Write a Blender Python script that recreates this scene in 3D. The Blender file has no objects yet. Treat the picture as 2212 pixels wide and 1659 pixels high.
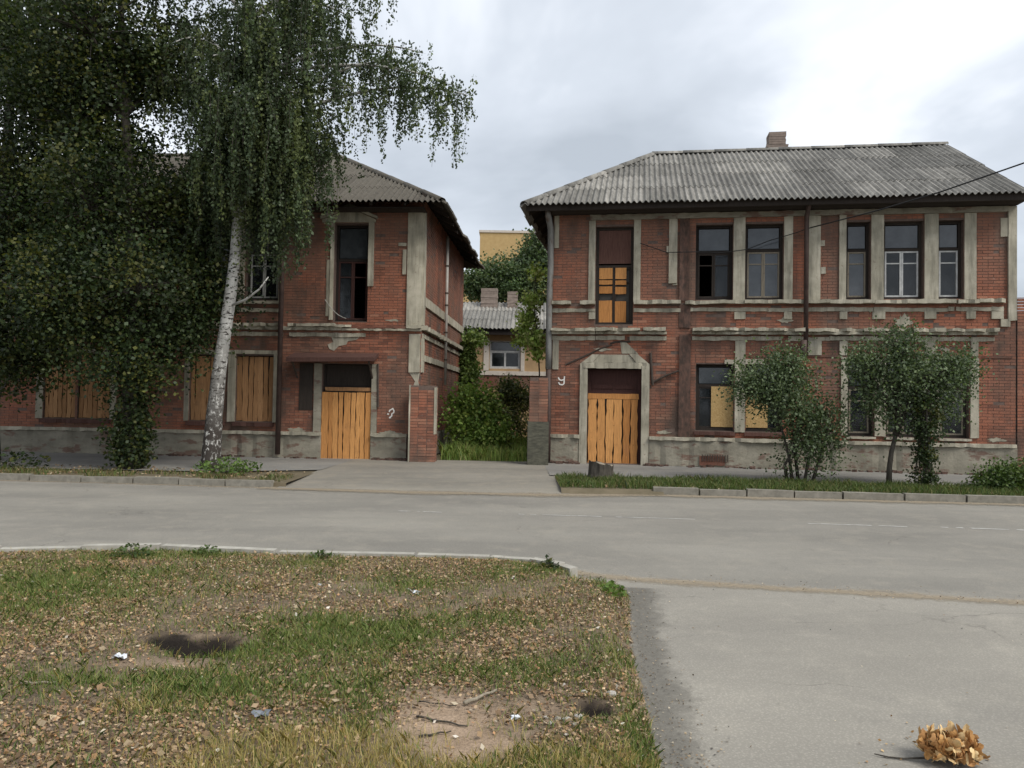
import bpy, math, random
import numpy as np
from mathutils import Matrix, Vector
random.seed(7); RNG = np.random.default_rng(11)
SC = bpy.context.scene
COL = SC.collection

# ------------------------------------------------------------------ camera
FPX, PCX, PCY = 1700.0, 1106.0, 829.5          # focal length and centre in picture units (2212 wide)
PITCH, ROLL, EYE = 1.43, 0.95, 1.62
_a, _r = math.radians(90 + PITCH), math.radians(ROLL)
RM = Matrix.Rotation(_a, 3, 'X') @ Matrix.Rotation(_r, 3, 'Z')
cam_d = bpy.data.cameras.new('camera'); cam_d.sensor_width = 36.0; cam_d.lens = 36.0 * FPX / 2212.0
cam_d.clip_end = 3000; cam_d.clip_start = .05
cam = bpy.data.objects.new('camera', cam_d); COL.objects.link(cam)
cam.matrix_world = Matrix.Translation((0, 0, EYE)) @ RM.to_4x4()
SC.camera = cam
CAMP = np.array([0, 0, EYE]); RN = np.array(RM)

# ------------------------------------------------------------------ world, sun, exposure
SUN_EL, SUN_AZ = math.radians(50), math.radians(131)     # azimuth clockwise from +Y: behind the camera, to the right
world = bpy.data.worlds.new('World'); SC.world = world; world.use_nodes = True
wt = world.node_tree; wt.nodes.clear()
def wn(t, **k):
    n = wt.nodes.new(t)
    for a, b in k.items(): setattr(n, a, b)
    return n
sky = wn('ShaderNodeTexSky', sky_type='NISHITA', sun_disc=False, sun_elevation=SUN_EL, sun_rotation=SUN_AZ)
tc = wn('ShaderNodeTexCoord')
sep = wn('ShaderNodeSeparateXYZ'); wt.links.new(tc.outputs['Generated'], sep.inputs[0])
zc = wn('ShaderNodeMath', operation='MAXIMUM'); wt.links.new(sep.outputs[2], zc.inputs[0]); zc.inputs[1].default_value = 0.0
za = wn('ShaderNodeMath', operation='ADD'); wt.links.new(zc.outputs[0], za.inputs[0]); za.inputs[1].default_value = .35
dx = wn('ShaderNodeMath', operation='DIVIDE'); wt.links.new(sep.outputs[0], dx.inputs[0]); wt.links.new(za.outputs[0], dx.inputs[1])
dy = wn('ShaderNodeMath', operation='DIVIDE'); wt.links.new(sep.outputs[1], dy.inputs[0]); wt.links.new(za.outputs[0], dy.inputs[1])
cmb = wn('ShaderNodeCombineXYZ'); wt.links.new(dx.outputs[0], cmb.inputs[0]); wt.links.new(dy.outputs[0], cmb.inputs[1])
cmb.inputs[2].default_value = 8.8
nz = wn('ShaderNodeTexNoise'); nz.inputs['Scale'].default_value = 1.15; nz.inputs['Detail'].default_value = 6
nz.inputs['Roughness'].default_value = .5; nz.inputs['Distortion'].default_value = .35
wt.links.new(cmb.outputs[0], nz.inputs['Vector'])
cr = wn('ShaderNodeValToRGB'); wt.links.new(nz.outputs['Fac'], cr.inputs[0])
e = cr.color_ramp.elements
e[0].position = .38; e[0].color = (2.55, 2.78, 3.08, 1)
e[1].position = .64; e[1].color = (6.3, 6.45, 6.7, 1)
m_ = e.new(.51); m_.color = (3.6, 3.86, 4.22, 1)
mix = wn('ShaderNodeMix', data_type='RGBA'); mix.inputs['Factor'].default_value = .93
wt.links.new(sky.outputs[0], mix.inputs['A']); wt.links.new(cr.outputs[0], mix.inputs['B'])
bg = wn('ShaderNodeBackground'); bg.inputs['Strength'].default_value = .1
wo = wn('ShaderNodeOutputWorld')
wt.links.new(mix.outputs['Result'], bg.inputs[0]); wt.links.new(bg.outputs[0], wo.inputs[0])

sd = bpy.data.lights.new('sun', 'SUN'); sd.energy = 1.5; sd.angle = math.radians(28); sd.color = (1, .965, .9)
sun = bpy.data.objects.new('sun', sd); COL.objects.link(sun)
sv = Vector((math.sin(SUN_AZ) * math.cos(SUN_EL), math.cos(SUN_AZ) * math.cos(SUN_EL), math.sin(SUN_EL)))
sun.rotation_euler = sv.to_track_quat('Z', 'Y').to_euler(); sun.location = (0, 0, 40)
SC.view_settings.view_transform = 'Standard'; SC.view_settings.look = 'None'
SC.view_settings.exposure = 1.1; SC.view_settings.gamma = 1; SC.view_settings.use_curve_mapping = False
SC.cycles.max_bounces = 6; SC.cycles.transparent_max_bounces = 12

# ------------------------------------------------------------------ survey helpers: where a sighted point stands
def ray(x, y): return RN @ np.array([(x - PCX) / FPX, -(y - PCY) / FPX, -1.0])
def gnd(x, y, z=0.0):
    d = ray(x, y); return CAMP + d * ((z - EYE) / d[2])
def aty(x, y, Y):
    d = ray(x, y); return CAMP + d * (Y / d[1])
class Facade:
    def __init__(s, x0, y0, Y, deg):
        s.P = aty(x0, y0, Y); s.P[2] = 0; s.deg = deg; t = math.radians(deg)
        s.e = np.array([math.cos(t), -math.sin(t), 0]); s.n = np.array([math.sin(t), math.cos(t), 0])
    def pt(s, x, y, q=0.0):
        d = ray(x, y); p = CAMP + d * (np.dot(s.P + s.n * q - CAMP, s.n) / np.dot(d, s.n))
        return float(np.dot(p - s.P, s.e)), float(p[2])
    def rect(s, x0, y0, x1, y1, q=0.0):
        xm, ym = (x0 + x1) / 2, (y0 + y1) / 2
        return (s.pt(x0, ym, q)[0], s.pt(xm, y1, q)[1], s.pt(x1, ym, q)[0], s.pt(xm, y0, q)[1])   # u0,z0,u1,z1
def vnoise(x, y, seed=0):
    xi = np.floor(x).astype(np.int64); yi = np.floor(y).astype(np.int64)
    fx = x - xi; fy = y - yi; fx = fx * fx * (3 - 2 * fx); fy = fy * fy * (3 - 2 * fy)
    def h(a, b):
        n = (a * 374761393 + b * 668265263 + seed * 974711) & 0x7fffffff
        n = ((n ^ (n >> 13)) * 1274126177) & 0x7fffffff
        return ((n ^ (n >> 16)) & 0xffff) / 65535.0
    return (h(xi, yi) * (1 - fx) + h(xi + 1, yi) * fx) * (1 - fy) + (h(xi, yi + 1) * (1 - fx) + h(xi + 1, yi + 1) * fx) * fy
def fnoise(x, y, seed=0): return .55 * vnoise(x, y, seed) + .3 * vnoise(x * 2.1, y * 2.1, seed + 5) + .15 * vnoise(x * 4.3, y * 4.3, seed + 9)

# ------------------------------------------------------------------ materials
MATS = {}
class NM:
    """small node builder"""
    def __init__(s, name):
        s.m = bpy.data.materials.new(name); s.m.use_nodes = True; s.t = s.m.node_tree
        s.b = s.t.nodes['Principled BSDF']; s.o = s.t.nodes['Material Output']
        s.b.inputs['Roughness'].default_value = .9; s.b.inputs['Specular IOR Level'].default_value = .25
        MATS[name] = s.m; s.geo = s.t.nodes.new('ShaderNodeNewGeometry')
    def n(s, t, **k):
        n = s.t.nodes.new(t)
        for a, b in k.items(): setattr(n, a, b)
        return n
    def l(s, a, b): s.t.links.new(a, b)
    def pos(s, sc=(1, 1, 1), rot=0):
        mp = s.n('ShaderNodeMapping'); mp.inputs['Scale'].default_value = sc; mp.inputs['Rotation'].default_value = (0, 0, rot)
        s.l(s.geo.outputs['Position'], mp.inputs['Vector']); return mp.outputs[0]
    def noise(s, scale, detail=4, rough=.55, sc=(1, 1, 1), dist=0, rot=0):
        n = s.n('ShaderNodeTexNoise'); n.inputs['Scale'].default_value = scale; n.inputs['Detail'].default_value = detail
        n.inputs['Roughness'].default_value = rough; n.inputs['Distortion'].default_value = dist
        s.l(s.pos(sc, rot), n.inputs['Vector']); return n.outputs['Fac']
    def ramp(s, fac, stops):
        r = s.n('ShaderNodeValToRGB'); e = r.color_ramp.elements
        while len(e) < len(stops): e.new(.5)
        for i, (p, c) in enumerate(stops):
            e[i].position = p; e[i].color = (c, c, c, 1) if isinstance(c, (int, float)) else (*c, 1)
        s.l(fac, r.inputs[0]); return r.outputs[0]
    def mix(s, fac, a, b, mode='MIX'):
        m = s.n('ShaderNodeMix', data_type='RGBA', blend_type=mode)
        for k, v in (('Factor', fac), ('A', a), ('B', b)):
            if hasattr(v, 'is_linked') or hasattr(v, 'links'): s.l(v, m.inputs[k])
            else: m.inputs[k].default_value = v if k == 'Factor' else (*v, 1)
        return m.outputs['Result']
    def color(s, c): s.l(c, s.b.inputs['Base Color'])
    def bump(s, h, st=.3, d=.01):
        b = s.n('ShaderNodeBump'); b.inputs['Strength'].default_value = st; b.inputs['Distance'].default_value = d
        s.l(h, b.inputs['Height']); s.l(b.outputs[0], s.b.inputs['Normal'])
    def attr(s): n = s.n('ShaderNodeAttribute'); n.attribute_name = 'Col'; return n.outputs['Color']
    def orand(s): return s.n('ShaderNodeObjectInfo').outputs['Random']

def brick_mat(name, use_obj):
    k = NM(name)
    if use_obj: v = k.orand()
    else:
        sp = k.n('ShaderNodeSeparateColor'); k.l(k.attr(), sp.inputs[0]); v = sp.outputs[0]
    base = k.ramp(v, [(0, (.16, .068, .046)), (.35, (.265, .104, .064)), (.75, (.315, .124, .075)), (1, (.35, .17, .11))])
    gr = k.ramp(k.noise(40, 3), [(.3, .8), (.7, 1.15)]); base = k.mix(1, base, gr, 'MULTIPLY')
    st = k.ramp(k.noise(.55, 6, .62, (1, 1, .7)), [(.42, 0), (.66, .85)])
    base = k.mix(st, base, (.15, .105, .08))
    dk = k.ramp(k.noise(1.1, 5, .6, (1, 1, .45)), [(.50, 0), (.68, .85)]); base = k.mix(dk, base, (.075, .058, .047))
    sal = k.ramp(k.noise(7, 6, .75), [(.64, 0), (.72, .55)]); base = k.mix(sal, base, (.42, .34, .29))
    k.color(base); k.bump(k.noise(60, 4), .5, .004)
brick_mat('brick', False); brick_mat('brick_single', True)


def flat(name, a, b, scale=6, bump=.2, rough=.9, detail=5, sc=(1, 1, 1), extra=None):
    k = NM(name); c = k.ramp(k.noise(scale, detail, .6, sc), [(.3, a), (.7, b)])
    if extra: c = k.mix(k.ramp(k.noise(*extra[0]), extra[1]), c, extra[2])
    k.color(c); k.b.inputs['Roughness'].default_value = rough
    if bump: k.bump(k.noise(scale * 5, 4), bump, .006)
    return k
flat('sooty_brick', (.045, .036, .03), (.15, .085, .065), 4, .6, .95, 6, (3, 3, 1.4))
flat('mossy', (.05, .05, .04), (.12, .115, .085), 7, .7, .95, 6, (1, 1, 3))
flat('mortar', (.10, .072, .06), (.16, .115, .095), 9)
# worn plaster: cream to grey, streaked, with brick showing where it has come off
k = NM('plaster'); c = k.ramp(k.noise(1.7, 6, .6), [(.25, (.255, .235, .18)), (.5, (.37, .34, .265)), (.75, (.53, .485, .39))])
c = k.mix(k.ramp(k.noise(2.2, 5, .65, (3, 3, .35)), [(.46, 0), (.72, .75)]), c, (.115, .108, .085))
c = k.mix(k.ramp(k.noise(9, 5, .7), [(.63, 0), (.7, .6)]), c, (.15, .10, .08))
k.color(c); k.bump(k.noise(22, 5), .45, .01)
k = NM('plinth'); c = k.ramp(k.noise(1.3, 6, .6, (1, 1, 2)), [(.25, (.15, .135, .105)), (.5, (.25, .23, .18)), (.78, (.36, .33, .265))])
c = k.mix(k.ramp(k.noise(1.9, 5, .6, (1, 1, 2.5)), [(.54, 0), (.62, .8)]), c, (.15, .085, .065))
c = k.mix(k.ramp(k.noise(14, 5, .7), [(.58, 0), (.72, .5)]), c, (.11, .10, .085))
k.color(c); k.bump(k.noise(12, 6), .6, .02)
# asbestos cement sheets: pale grey, dark streaks down the slope, lichen
k = NM('slate'); c = k.ramp(k.orand(), [(0, (.175, .167, .15)), (.5, (.23, .22, .20)), (1, (.32, .303, .272))])
c = k.mix(1, c, k.ramp(k.noise(2.4, 6, .7, (3.0, .5, .6)), [(.3, .55), (.7, 1.25)]), 'MULTIPLY')
c = k.mix(k.ramp(k.noise(5, 6, .75), [(.52, 0), (.66, .75)]), c, (.10, .095, .085))
c = k.mix(k.ramp(k.noise(13, 4, .7), [(.6, 0), (.7, .6)]), c, (.42, .40, .35))
k.color(c); k.bump(k.noise(50, 4), .3, .004)
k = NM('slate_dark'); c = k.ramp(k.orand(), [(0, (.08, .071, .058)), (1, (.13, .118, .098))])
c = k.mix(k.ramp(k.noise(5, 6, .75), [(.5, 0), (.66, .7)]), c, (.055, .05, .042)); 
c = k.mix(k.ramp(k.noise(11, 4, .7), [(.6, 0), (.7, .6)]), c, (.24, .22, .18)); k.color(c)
# boards
def wood(name, a, b, d):
    k = NM(name); o = k.orand()
    c = k.ramp(o, [(0, a), (1, b)]); g = k.ramp(k.noise(14, 5, .6, (4, 4, .22), .8), [(.3, .62), (.7, 1.12)])
    c = k.mix(1, c, g, 'MULTIPLY'); c = k.mix(k.ramp(k.noise(3, 4, .6), [(.6, 0), (.75, .55)]), c, d)
    c = k.mix(k.ramp(k.noise(26, 2, .5, (1, 1, .6)), [(.7, 0), (.74, .7)]), c, (.09, .04, .02))
    k.color(c); k.bump(k.noise(20, 4, .6, (4, 4, .2)), .35, .004)
wood('plank', (.46, .20, .062), (.68, .34, .12), (.33, .15, .065))
wood('plank_old', (.33, .175, .08), (.45, .25, .12), (.20, .12, .07))
wood('dark_wood', (.028, .022, .019), (.05, .04, .033), (.02, .016, .014))
wood('red_wood', (.055, .026, .022), (.075, .035, .03), (.04, .03, .025))
wood('lintel_wood', (.10, .052, .042), (.13, .066, .052), (.06, .04, .033))
wood('grey_wood', (.20, .17, .13), (.29, .25, .19), (.12, .10, .08))
k = NM('osb'); v = k.n('ShaderNodeTexVoronoi'); v.inputs['Scale'].default_value = 26; k.l(k.pos((1, 1, 1.6)), v.inputs['Vector'])
c = k.mix(.5, k.ramp(k.noise(18, 4), [(.3, (.38, .25, .10)), (.7, (.60, .42, .19))]), k.ramp(v.outputs['Distance'], [(0, (.62, .46, .23)), (.6, (.33, .20, .08))]))
k.color(c)
flat('white_paint', (.38, .38, .37), (.60, .60, .58), 9, .2, .6)
flat('interior', (.05, .046, .042), (.075, .07, .062), 3, 0)
flat('curtain', (.10, .11, .11), (.18, .19, .185), 8, 0, .9, 4, (5, 5, .3))
flat('pipe', (.12, .12, .115), (.22, .215, .20), 5, .1, .6, 5, (1, 1, .4), ((3, 4, .6, (1, 1, .5)), [(.55, 0), (.68, .8)], (.10, .06, .04)))
flat('pipe_brown', (.045, .03, .026), (.085, .055, .045), 5, .1, .6)
flat('pipe_pale', (.30, .28, .25), (.42, .40, .36), 5, .1, .6)
flat('iron', (.045, .036, .03), (.08, .06, .048), 12, .1, .7)
flat('wire', (.012, .012, .012), (.02, .02, .02), 5, 0, .6)
flat('chalk', (.6, .58, .54), (.78, .76, .72), 30, 0)
flat('chimney_brick', (.19, .15, .125), (.28, .225, .19), 8, .3)
flat('yellow_brick', (.40, .27, .12), (.48, .34, .16), 3, 0)
flat('yellow_wall', (.34, .22, .12), (.45, .31, .17), 2.5, .2)
flat('pale_band', (.48, .42, .36), (.58, .52, .45), 6, .2)
flat('kerb', (.16, .15, .125), (.27, .25, .21), 9, .4, .9, 5, (1, 1, 1), ((3, 5, .6), [(.5, 0), (.7, .7)], (.17, .155, .125)))
flat('kerb_pale', (.27, .255, .22), (.43, .41, .36), 5, .5)
flat('soil', (.075, .055, .038), (.15, .11, .075), 5, .6)
flat('paper', (.55, .58, .62), (.75, .77, .8), 15, 0)
flat('stone', (.28, .26, .23), (.45, .42, .38), 10, .5)
for nm, ca, cb in (('dirt', (.25, .205, .145), (.38, .315, .225)), ('crumb_edge', (.12, .112, .097), (.21, .197, .17))):
    k = NM(nm); k.color(k.ramp(k.noise(30, 5, .7), [(.3, ca), (.7, cb)]))
    sp = k.n('ShaderNodeSeparateColor'); k.l(k.attr(), sp.inputs[0]); ad = k.n('ShaderNodeMath', operation='ADD'); k.l(sp.outputs[0], ad.inputs[0]); k.l(k.noise(9, 6, .75), ad.inputs[1])
    al = k.ramp(ad.outputs[0], [(.66, 0), (1.2, .7 if nm == 'dirt' else .5)]); k.l(al, k.b.inputs['Alpha'])
k = NM('glass'); k.b.inputs['Roughness'].default_value = .08; k.b.inputs['Specular IOR Level'].default_value = .6
k.color(k.ramp(k.noise(3, 5, .6), [(.3, (.012, .014, .017)), (.7, (.045, .05, .055))]))
tr = k.n('ShaderNodeBsdfTransparent'); tr.inputs[0].default_value = (.55, .6, .62, 1)
ms = k.n('ShaderNodeMixShader'); ms.inputs[0].default_value = .62
k.l(tr.outputs[0], ms.inputs[1]); k.l(k.b.outputs[0], ms.inputs[2]); k.l(ms.outputs[0], k.o.inputs['Surface'])
k = NM('dusty_glass'); k.b.inputs['Roughness'].default_value = .12; k.b.inputs['Specular IOR Level'].default_value = .7
k.color(k.ramp(k.noise(2.2, 5, .6), [(.3, (.028, .032, .037)), (.7, (.07, .077, .085))]))
# asphalt: sun-bleached, dusty, cracked and patched
def asphalt(name, a, b, stops):
    k = NM(name); c = k.ramp(k.noise(.5, 6, .55, (.5, 1.2, 1)), [(.3, a), (.7, b)])
    c = k.mix(1, c, k.ramp(k.noise(140, 3, .7), [(.3, .85), (.7, 1.14)]), 'MULTIPLY')
    c = k.mix(k.ramp(k.noise(.9, 6, .65, (.25, 1.4, 1)), [(.5, 0), (.8, .55)]), c, stops[0])
    c = k.mix(k.ramp(k.noise(2.6, 6, .7), [(.5, 0), (.75, .6)]), c, stops[1]); c = k.mix(k.ramp(k.noise(4.5, 6, .75, (1, .6, 1), 1.0), [(.55, 0), (.75, .4)]), c, stops[0])
    v = k.n('ShaderNodeTexVoronoi', feature='DISTANCE_TO_EDGE'); v.inputs['Scale'].default_value = .33
    wv = k.n('ShaderNodeVectorMath', operation='ADD'); ns = k.n('ShaderNodeTexNoise'); ns.inputs['Scale'].default_value = 1.3; ns.inputs['Detail'].default_value = 6
    k.l(k.pos((1, 1, 1)), ns.inputs['Vector']); k.l(k.pos((.6, 1.6, 1)), wv.inputs[0]); k.l(ns.outputs['Color'], wv.inputs[1]); k.l(wv.outputs[0], v.inputs['Vector'])
    ck = k.ramp(v.outputs['Distance'], [(0, .45), (.004, 0)]); ck = k.mix(1, ck, k.ramp(k.noise(.7, 3), [(.5, 0), (.6, 1)]), 'MULTIPLY')
    c = k.mix(ck, c, (.07, .06, .05)); k.color(c); sc_ = k.n('ShaderNodeTexVoronoi'); sc_.inputs['Scale'].default_value = 55; k.l(k.pos(), sc_.inputs['Vector']); c = k.mix(1, c, k.ramp(sc_.outputs['Distance'], [(.1, 1.16), (.5, .9)]), 'MULTIPLY'); k.color(c); k.bump(k.noise(180, 3, .7), .45, .005); k.b.inputs['Roughness'].default_value = .85
asphalt('asphalt', (.20, .188, .164), (.28, .262, .226), ((.16, .151, .135), (.32, .292, .242)))
asphalt('asphalt_dusty', (.245, .228, .196), (.32, .298, .255), ((.205, .192, .17), (.37, .34, .285)))
asphalt('apron', (.185, .172, .148), (.275, .252, .21), ((.13, .122, .105), (.32, .28, .215)))
asphalt('pavement', (.17, .165, .155), (.25, .24, .22), ((.13, .12, .105), (.31, .285, .235)))
flat('mark', (.36, .35, .32), (.5, .49, .46), 20, 0)
# verge soil colour follows leaf mould and bare clay
k = NM('verge'); c = k.ramp(k.noise(3.2, 7, .65), [(.28, (.085, .064, .044)), (.5, (.165, .124, .085)), (.72, (.25, .19, .13))])
sp = k.n('ShaderNodeSeparateColor'); k.l(k.attr(), sp.inputs[0])
cl = k.ramp(k.noise(6, 6, .6), [(.3, (.30, .215, .145)), (.7, (.42, .31, .22))]); c = k.mix(sp.outputs[0], c, cl)
c = k.mix(sp.outputs[1], c, (.012, .009, .007)); c = k.mix(1, c, k.ramp(k.noise(70, 4, .7), [(.3, .7), (.7, 1.3)]), 'MULTIPLY')  # holes: dark wet earth, with the shade inside painted into the colour
k.color(c); k.bump(k.noise(45, 5, .7), .8, .02)
flat('terrain', (.07, .06, .035), (.11, .095, .055), 1.5, .4)
flat('far_soil', (.09, .075, .045), (.16, .13, .085), 2.2, .5)

def leafmat(name, trans=.3):
    k = NM(name); a = k.attr(); k.color(a); k.b.inputs['Roughness'].default_value = .55; k.b.inputs['Specular IOR Level'].default_value = .35
    t = k.n('ShaderNodeBsdfTranslucent'); k.l(k.mix(1, a, (1.1, 1.2, .6), 'MULTIPLY'), t.inputs[0])
    m = k.n('ShaderNodeMixShader'); m.inputs[0].default_value = trans
    k.l(k.b.outputs[0], m.inputs[1]); k.l(t.outputs[0], m.inputs[2]); k.l(m.outputs[0], k.o.inputs['Surface'])
leafmat('leaf'); leafmat('blade', .25); leafmat('dry_leaf', .12)
k = NM('bark'); k.color(k.ramp(k.noise(7, 6, .65, (3, 3, .5)), [(.3, (.03, .026, .021)), (.7, (.10, .088, .072))])); k.bump(k.noise(10, 5, .6, (4, 4, .5)), .8, .03)
flat('bark_grey', (.10, .095, .085), (.19, .18, .16), 6, .7, .95, 5, (3, 3, .5))
k = NM('birch_bark'); c = k.ramp(k.noise(3, 4), [(.3, (.42, .41, .38)), (.7, (.64, .63, .59))])
c = k.mix(k.ramp(k.noise(7, 5, .6, (1, 1, 3.2), .6), [(.55, 0), (.60, 1)]), c, (.035, .03, .027))
zz = k.n('ShaderNodeSeparateXYZ'); k.l(k.geo.outputs['Position'], zz.inputs[0])
lo = k.n('ShaderNodeMapRange'); lo.inputs[1].default_value = 4.6; lo.inputs[2].default_value = .1; k.l(zz.outputs[2], lo.inputs[0])
th = k.n('ShaderNodeMath', operation='MULTIPLY'); k.l(lo.outputs[0], th.inputs[0]); k.l(k.ramp(k.noise(9, 5, .7, (1.5, 1.5, .9), .5), [(.36, 0), (.48, 1.2)]), th.inputs[1])
c = k.mix(th.outputs[0], c, (.05, .042, .036)); k.color(c); k.bump(k.noise(14, 5, .6, (2, 2, .7)), .7, .02)

# ------------------------------------------------------------------ mesh helpers
class MB:
    def __init__(s): s.v = []; s.f = []; s.c = []
    def quad(s, a, b, c, d):
        i = len(s.v); s.v += [a, b, c, d]; s.f.append((i, i + 1, i + 2, i + 3)); s.c += [s.cur] * 4
    cur = .5
    def box(s, x0, y0, z0, x1, y1, z1, jit=0.0):
        i = len(s.v)
        P = [(x0, y0, z0), (x1, y0, z0), (x1, y1, z0), (x0, y1, z0), (x0, y0, z1), (x1, y0, z1), (x1, y1, z1), (x0, y1, z1)]
        if jit: P = [tuple(c + random.uniform(-jit, jit) for c in p) for p in P]
        s.v += P; s.c += [s.cur] * 8
        s.f += [(i, i + 3, i + 2, i + 1), (i + 4, i + 5, i + 6, i + 7), (i, i + 1, i + 5, i + 4), (i + 1, i + 2, i + 6, i + 5), (i + 2, i + 3, i + 7, i + 6), (i + 3, i, i + 4, i + 7)]
    def rough(s, u0, z0, u1, z1, d0, d1, step=.12, jit=.007, T=None):
        """weathered moulding: a box with its face cut into short uneven lengths. d0 back depth, d1 proud depth (towards the street)"""
        n = max(1, int((u1 - u0) / step)); m = max(1, int((z1 - z0) / .25)); base = len(s.v)
        us = [u0 + (u1 - u0) * i / n for i in range(n + 1)]; zs = [z0 + (z1 - z0) * j / m for j in range(m + 1)]
        T = T or (lambda u, q, z: (u, -q, z)); chip = [1 if random.random() > .13 else random.uniform(.3, .85) for _ in us]
        for j, z in enumerate(zs):
            for i, u in enumerate(us):
                e = jit
                s.v.append(T(u + random.uniform(-e, e) * (0 < i < n), d1 * chip[i] + random.uniform(-e, e) * .6, z + random.uniform(-e, e))); s.c.append(s.cur)
        b2 = len(s.v)
        for z in (z0, z1):
            for u in us: s.v.append(T(u, d0, z)); s.c.append(s.cur)
        W = n + 1
        for j in range(m):
            for i in range(n): s.f.append((base + j * W + i, base + j * W + i + 1, base + (j + 1) * W + i + 1, base + (j + 1) * W + i))
        for i in range(n):
            s.f.append((b2 + i, b2 + i + 1, base + i + 1, base + i))
            s.f.append((base + m * W + i, base + m * W + i + 1, b2 + W + i + 1, b2 + W + i))
        s.f.append(tuple([b2] + [base + j * W for j in range(m + 1)] + [b2 + W]))
        s.f.append(tuple([b2 + n] + [b2 + W + n] + [base + j * W + n for j in range(m, -1, -1)]))
    def poly(s, pts, T, d0, d1):
        i = len(s.v); n = len(pts)
        for d in (d0, d1):
            for (u, z) in pts: s.v.append(T(u, d, z)); s.c.append(s.cur)
        s.f.append(tuple(range(i + n, i + 2 * n))); s.f.append(tuple(range(i + n - 1, i - 1, -1)))
        for a in range(n): b = (a + 1) % n; s.f.append((i + a, i + b, i + n + b, i + n + a))
    def tube(s, pts, rad, sides=8, cap=True, wob=0.0):
        pts = [Vector(p) for p in pts]; n = len(pts)
        if not hasattr(rad, '__len__'): rad = [rad] * n
        i0 = len(s.v); t = None
        for i, p in enumerate(pts):
            d = (pts[min(i + 1, n - 1)] - pts[max(i - 1, 0)])
            if d.length < 1e-9: d = Vector((0, 0, 1))
            d.normalize()
            if t is None: t = d.orthogonal().normalized()
            else:
                t = t - d * t.dot(d); t = t.normalized() if t.length > 1e-6 else d.orthogonal().normalized()
            b = d.cross(t)
            for k_ in range(sides):
                a = 2 * math.pi * k_ / sides; r = rad[i] * (1 + random.uniform(-wob, wob))
                s.v.append(tuple(p + (t * math.cos(a) + b * math.sin(a)) * r)); s.c.append(s.cur)
        for i in range(n - 1):
            for k_ in range(sides):
                a = i0 + i * sides + k_; b = i0 + i * sides + (k_ + 1) % sides
                s.f.append((a, b, b + sides, a + sides))
        if cap:
            s.f.append(tuple(i0 + k_ for k_ in range(sides - 1, -1, -1))); s.f.append(tuple(i0 + (n - 1) * sides + k_ for k_ in range(sides)))
    def build(s, name, mat, parent=None, smooth=False, col=False):
        me = bpy.data.meshes.new(name); me.from_pydata(s.v, [], s.f); me.validate()
        if col and len(me.vertices) == len(s.c):
            a = me.color_attributes.new('Col', 'FLOAT_COLOR', 'POINT'); c = np.array(s.c, np.float32)
            a.data.foreach_set('color', np.stack([c, c, c, np.ones_like(c)], 1).ravel())
        if smooth: me.polygons.foreach_set('use_smooth', [True] * len(me.polygons))
        me.materials.append(MATS[mat]); return link(name, me, parent)
def link(name, me, parent=None):
    o = bpy.data.objects.new(name, me); COL.objects.link(o)
    if parent is not None: o.parent = parent
    return o
def tag(o, label=None, cat=None, group=None, kind=None):
    for k_, v in (('label', label), ('category', cat), ('group', group), ('kind', kind)):
        if v: o[k_] = v
    return o
def empty(name, loc=(0, 0, 0), rz=0, label=None, cat=None, group=None, kind=None):
    o = bpy.data.objects.new(name, None); COL.objects.link(o); o.location = loc; o.rotation_euler = (0, 0, rz); o.empty_display_size = .2
    return tag(o, label, cat, group, kind)
def arrmesh(name, V, Fq, mat, parent=None, colors=None, smooth=False):
    """numpy mesh; Fq (n,3) or (n,4)"""
    me = bpy.data.meshes.new(name); n, kk = Fq.shape
    me.vertices.add(len(V)); me.vertices.foreach_set('co', V.astype(np.float32).ravel())
    me.loops.add(n * kk); me.loops.foreach_set('vertex_index', Fq.astype(np.int32).ravel())
    me.polygons.add(n); me.polygons.foreach_set('loop_start', np.arange(0, n * kk, kk, dtype=np.int32)); me.polygons.foreach_set('loop_total', np.full(n, kk, np.int32))
    if smooth: me.polygons.foreach_set('use_smooth', np.ones(n, bool))
    me.update(calc_edges=True)
    if colors is not None:
        a = me.color_attributes.new('Col', 'FLOAT_COLOR', 'POINT')
        a.data.foreach_set('color', np.concatenate([colors, np.ones((len(colors), 1))], 1).astype(np.float32).ravel())
    me.materials.append(MATS[mat]); return link(name, me, parent)
def unit(v): return v / np.maximum(np.linalg.norm(v, axis=1, keepdims=True), 1e-9)
def palette(n, cols, var=.18):
    cols = np.array(cols); i = RNG.integers(0, len(cols), n); c = cols[i] * (1 + RNG.normal(0, var, (n, 1))); return np.clip(c, .004, 1)
def leaves(name, P, size, mat, parent, cols, down=0.0, wid=.36, origin=None, flat_=0.0):
    """n small folded leaves at P"""
    n = len(P); a = RNG.normal(0, 1, (n, 3)); a[:, 2] -= down; a[:, 2] *= (1 - flat_); a = unit(a)
    b = unit(np.cross(a, RNG.normal(0, 1, (n, 3)) + (np.array([0, 0, 2.5]) * flat_)))
    nn = np.cross(a, b); s = size * RNG.uniform(.65, 1.3, n)[:, None]
    V = np.stack([P - a * s * .5, P + b * s * wid + nn * s * .07, P + a * s * .5, P - b * s * wid + nn * s * .07], 1).reshape(-1, 3)
    if origin is not None: V = V - np.array(origin)
    F = np.arange(4 * n).reshape(-1, 4)
    return arrmesh(name, V, F, mat, parent, np.repeat(cols, 4, 0))

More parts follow.
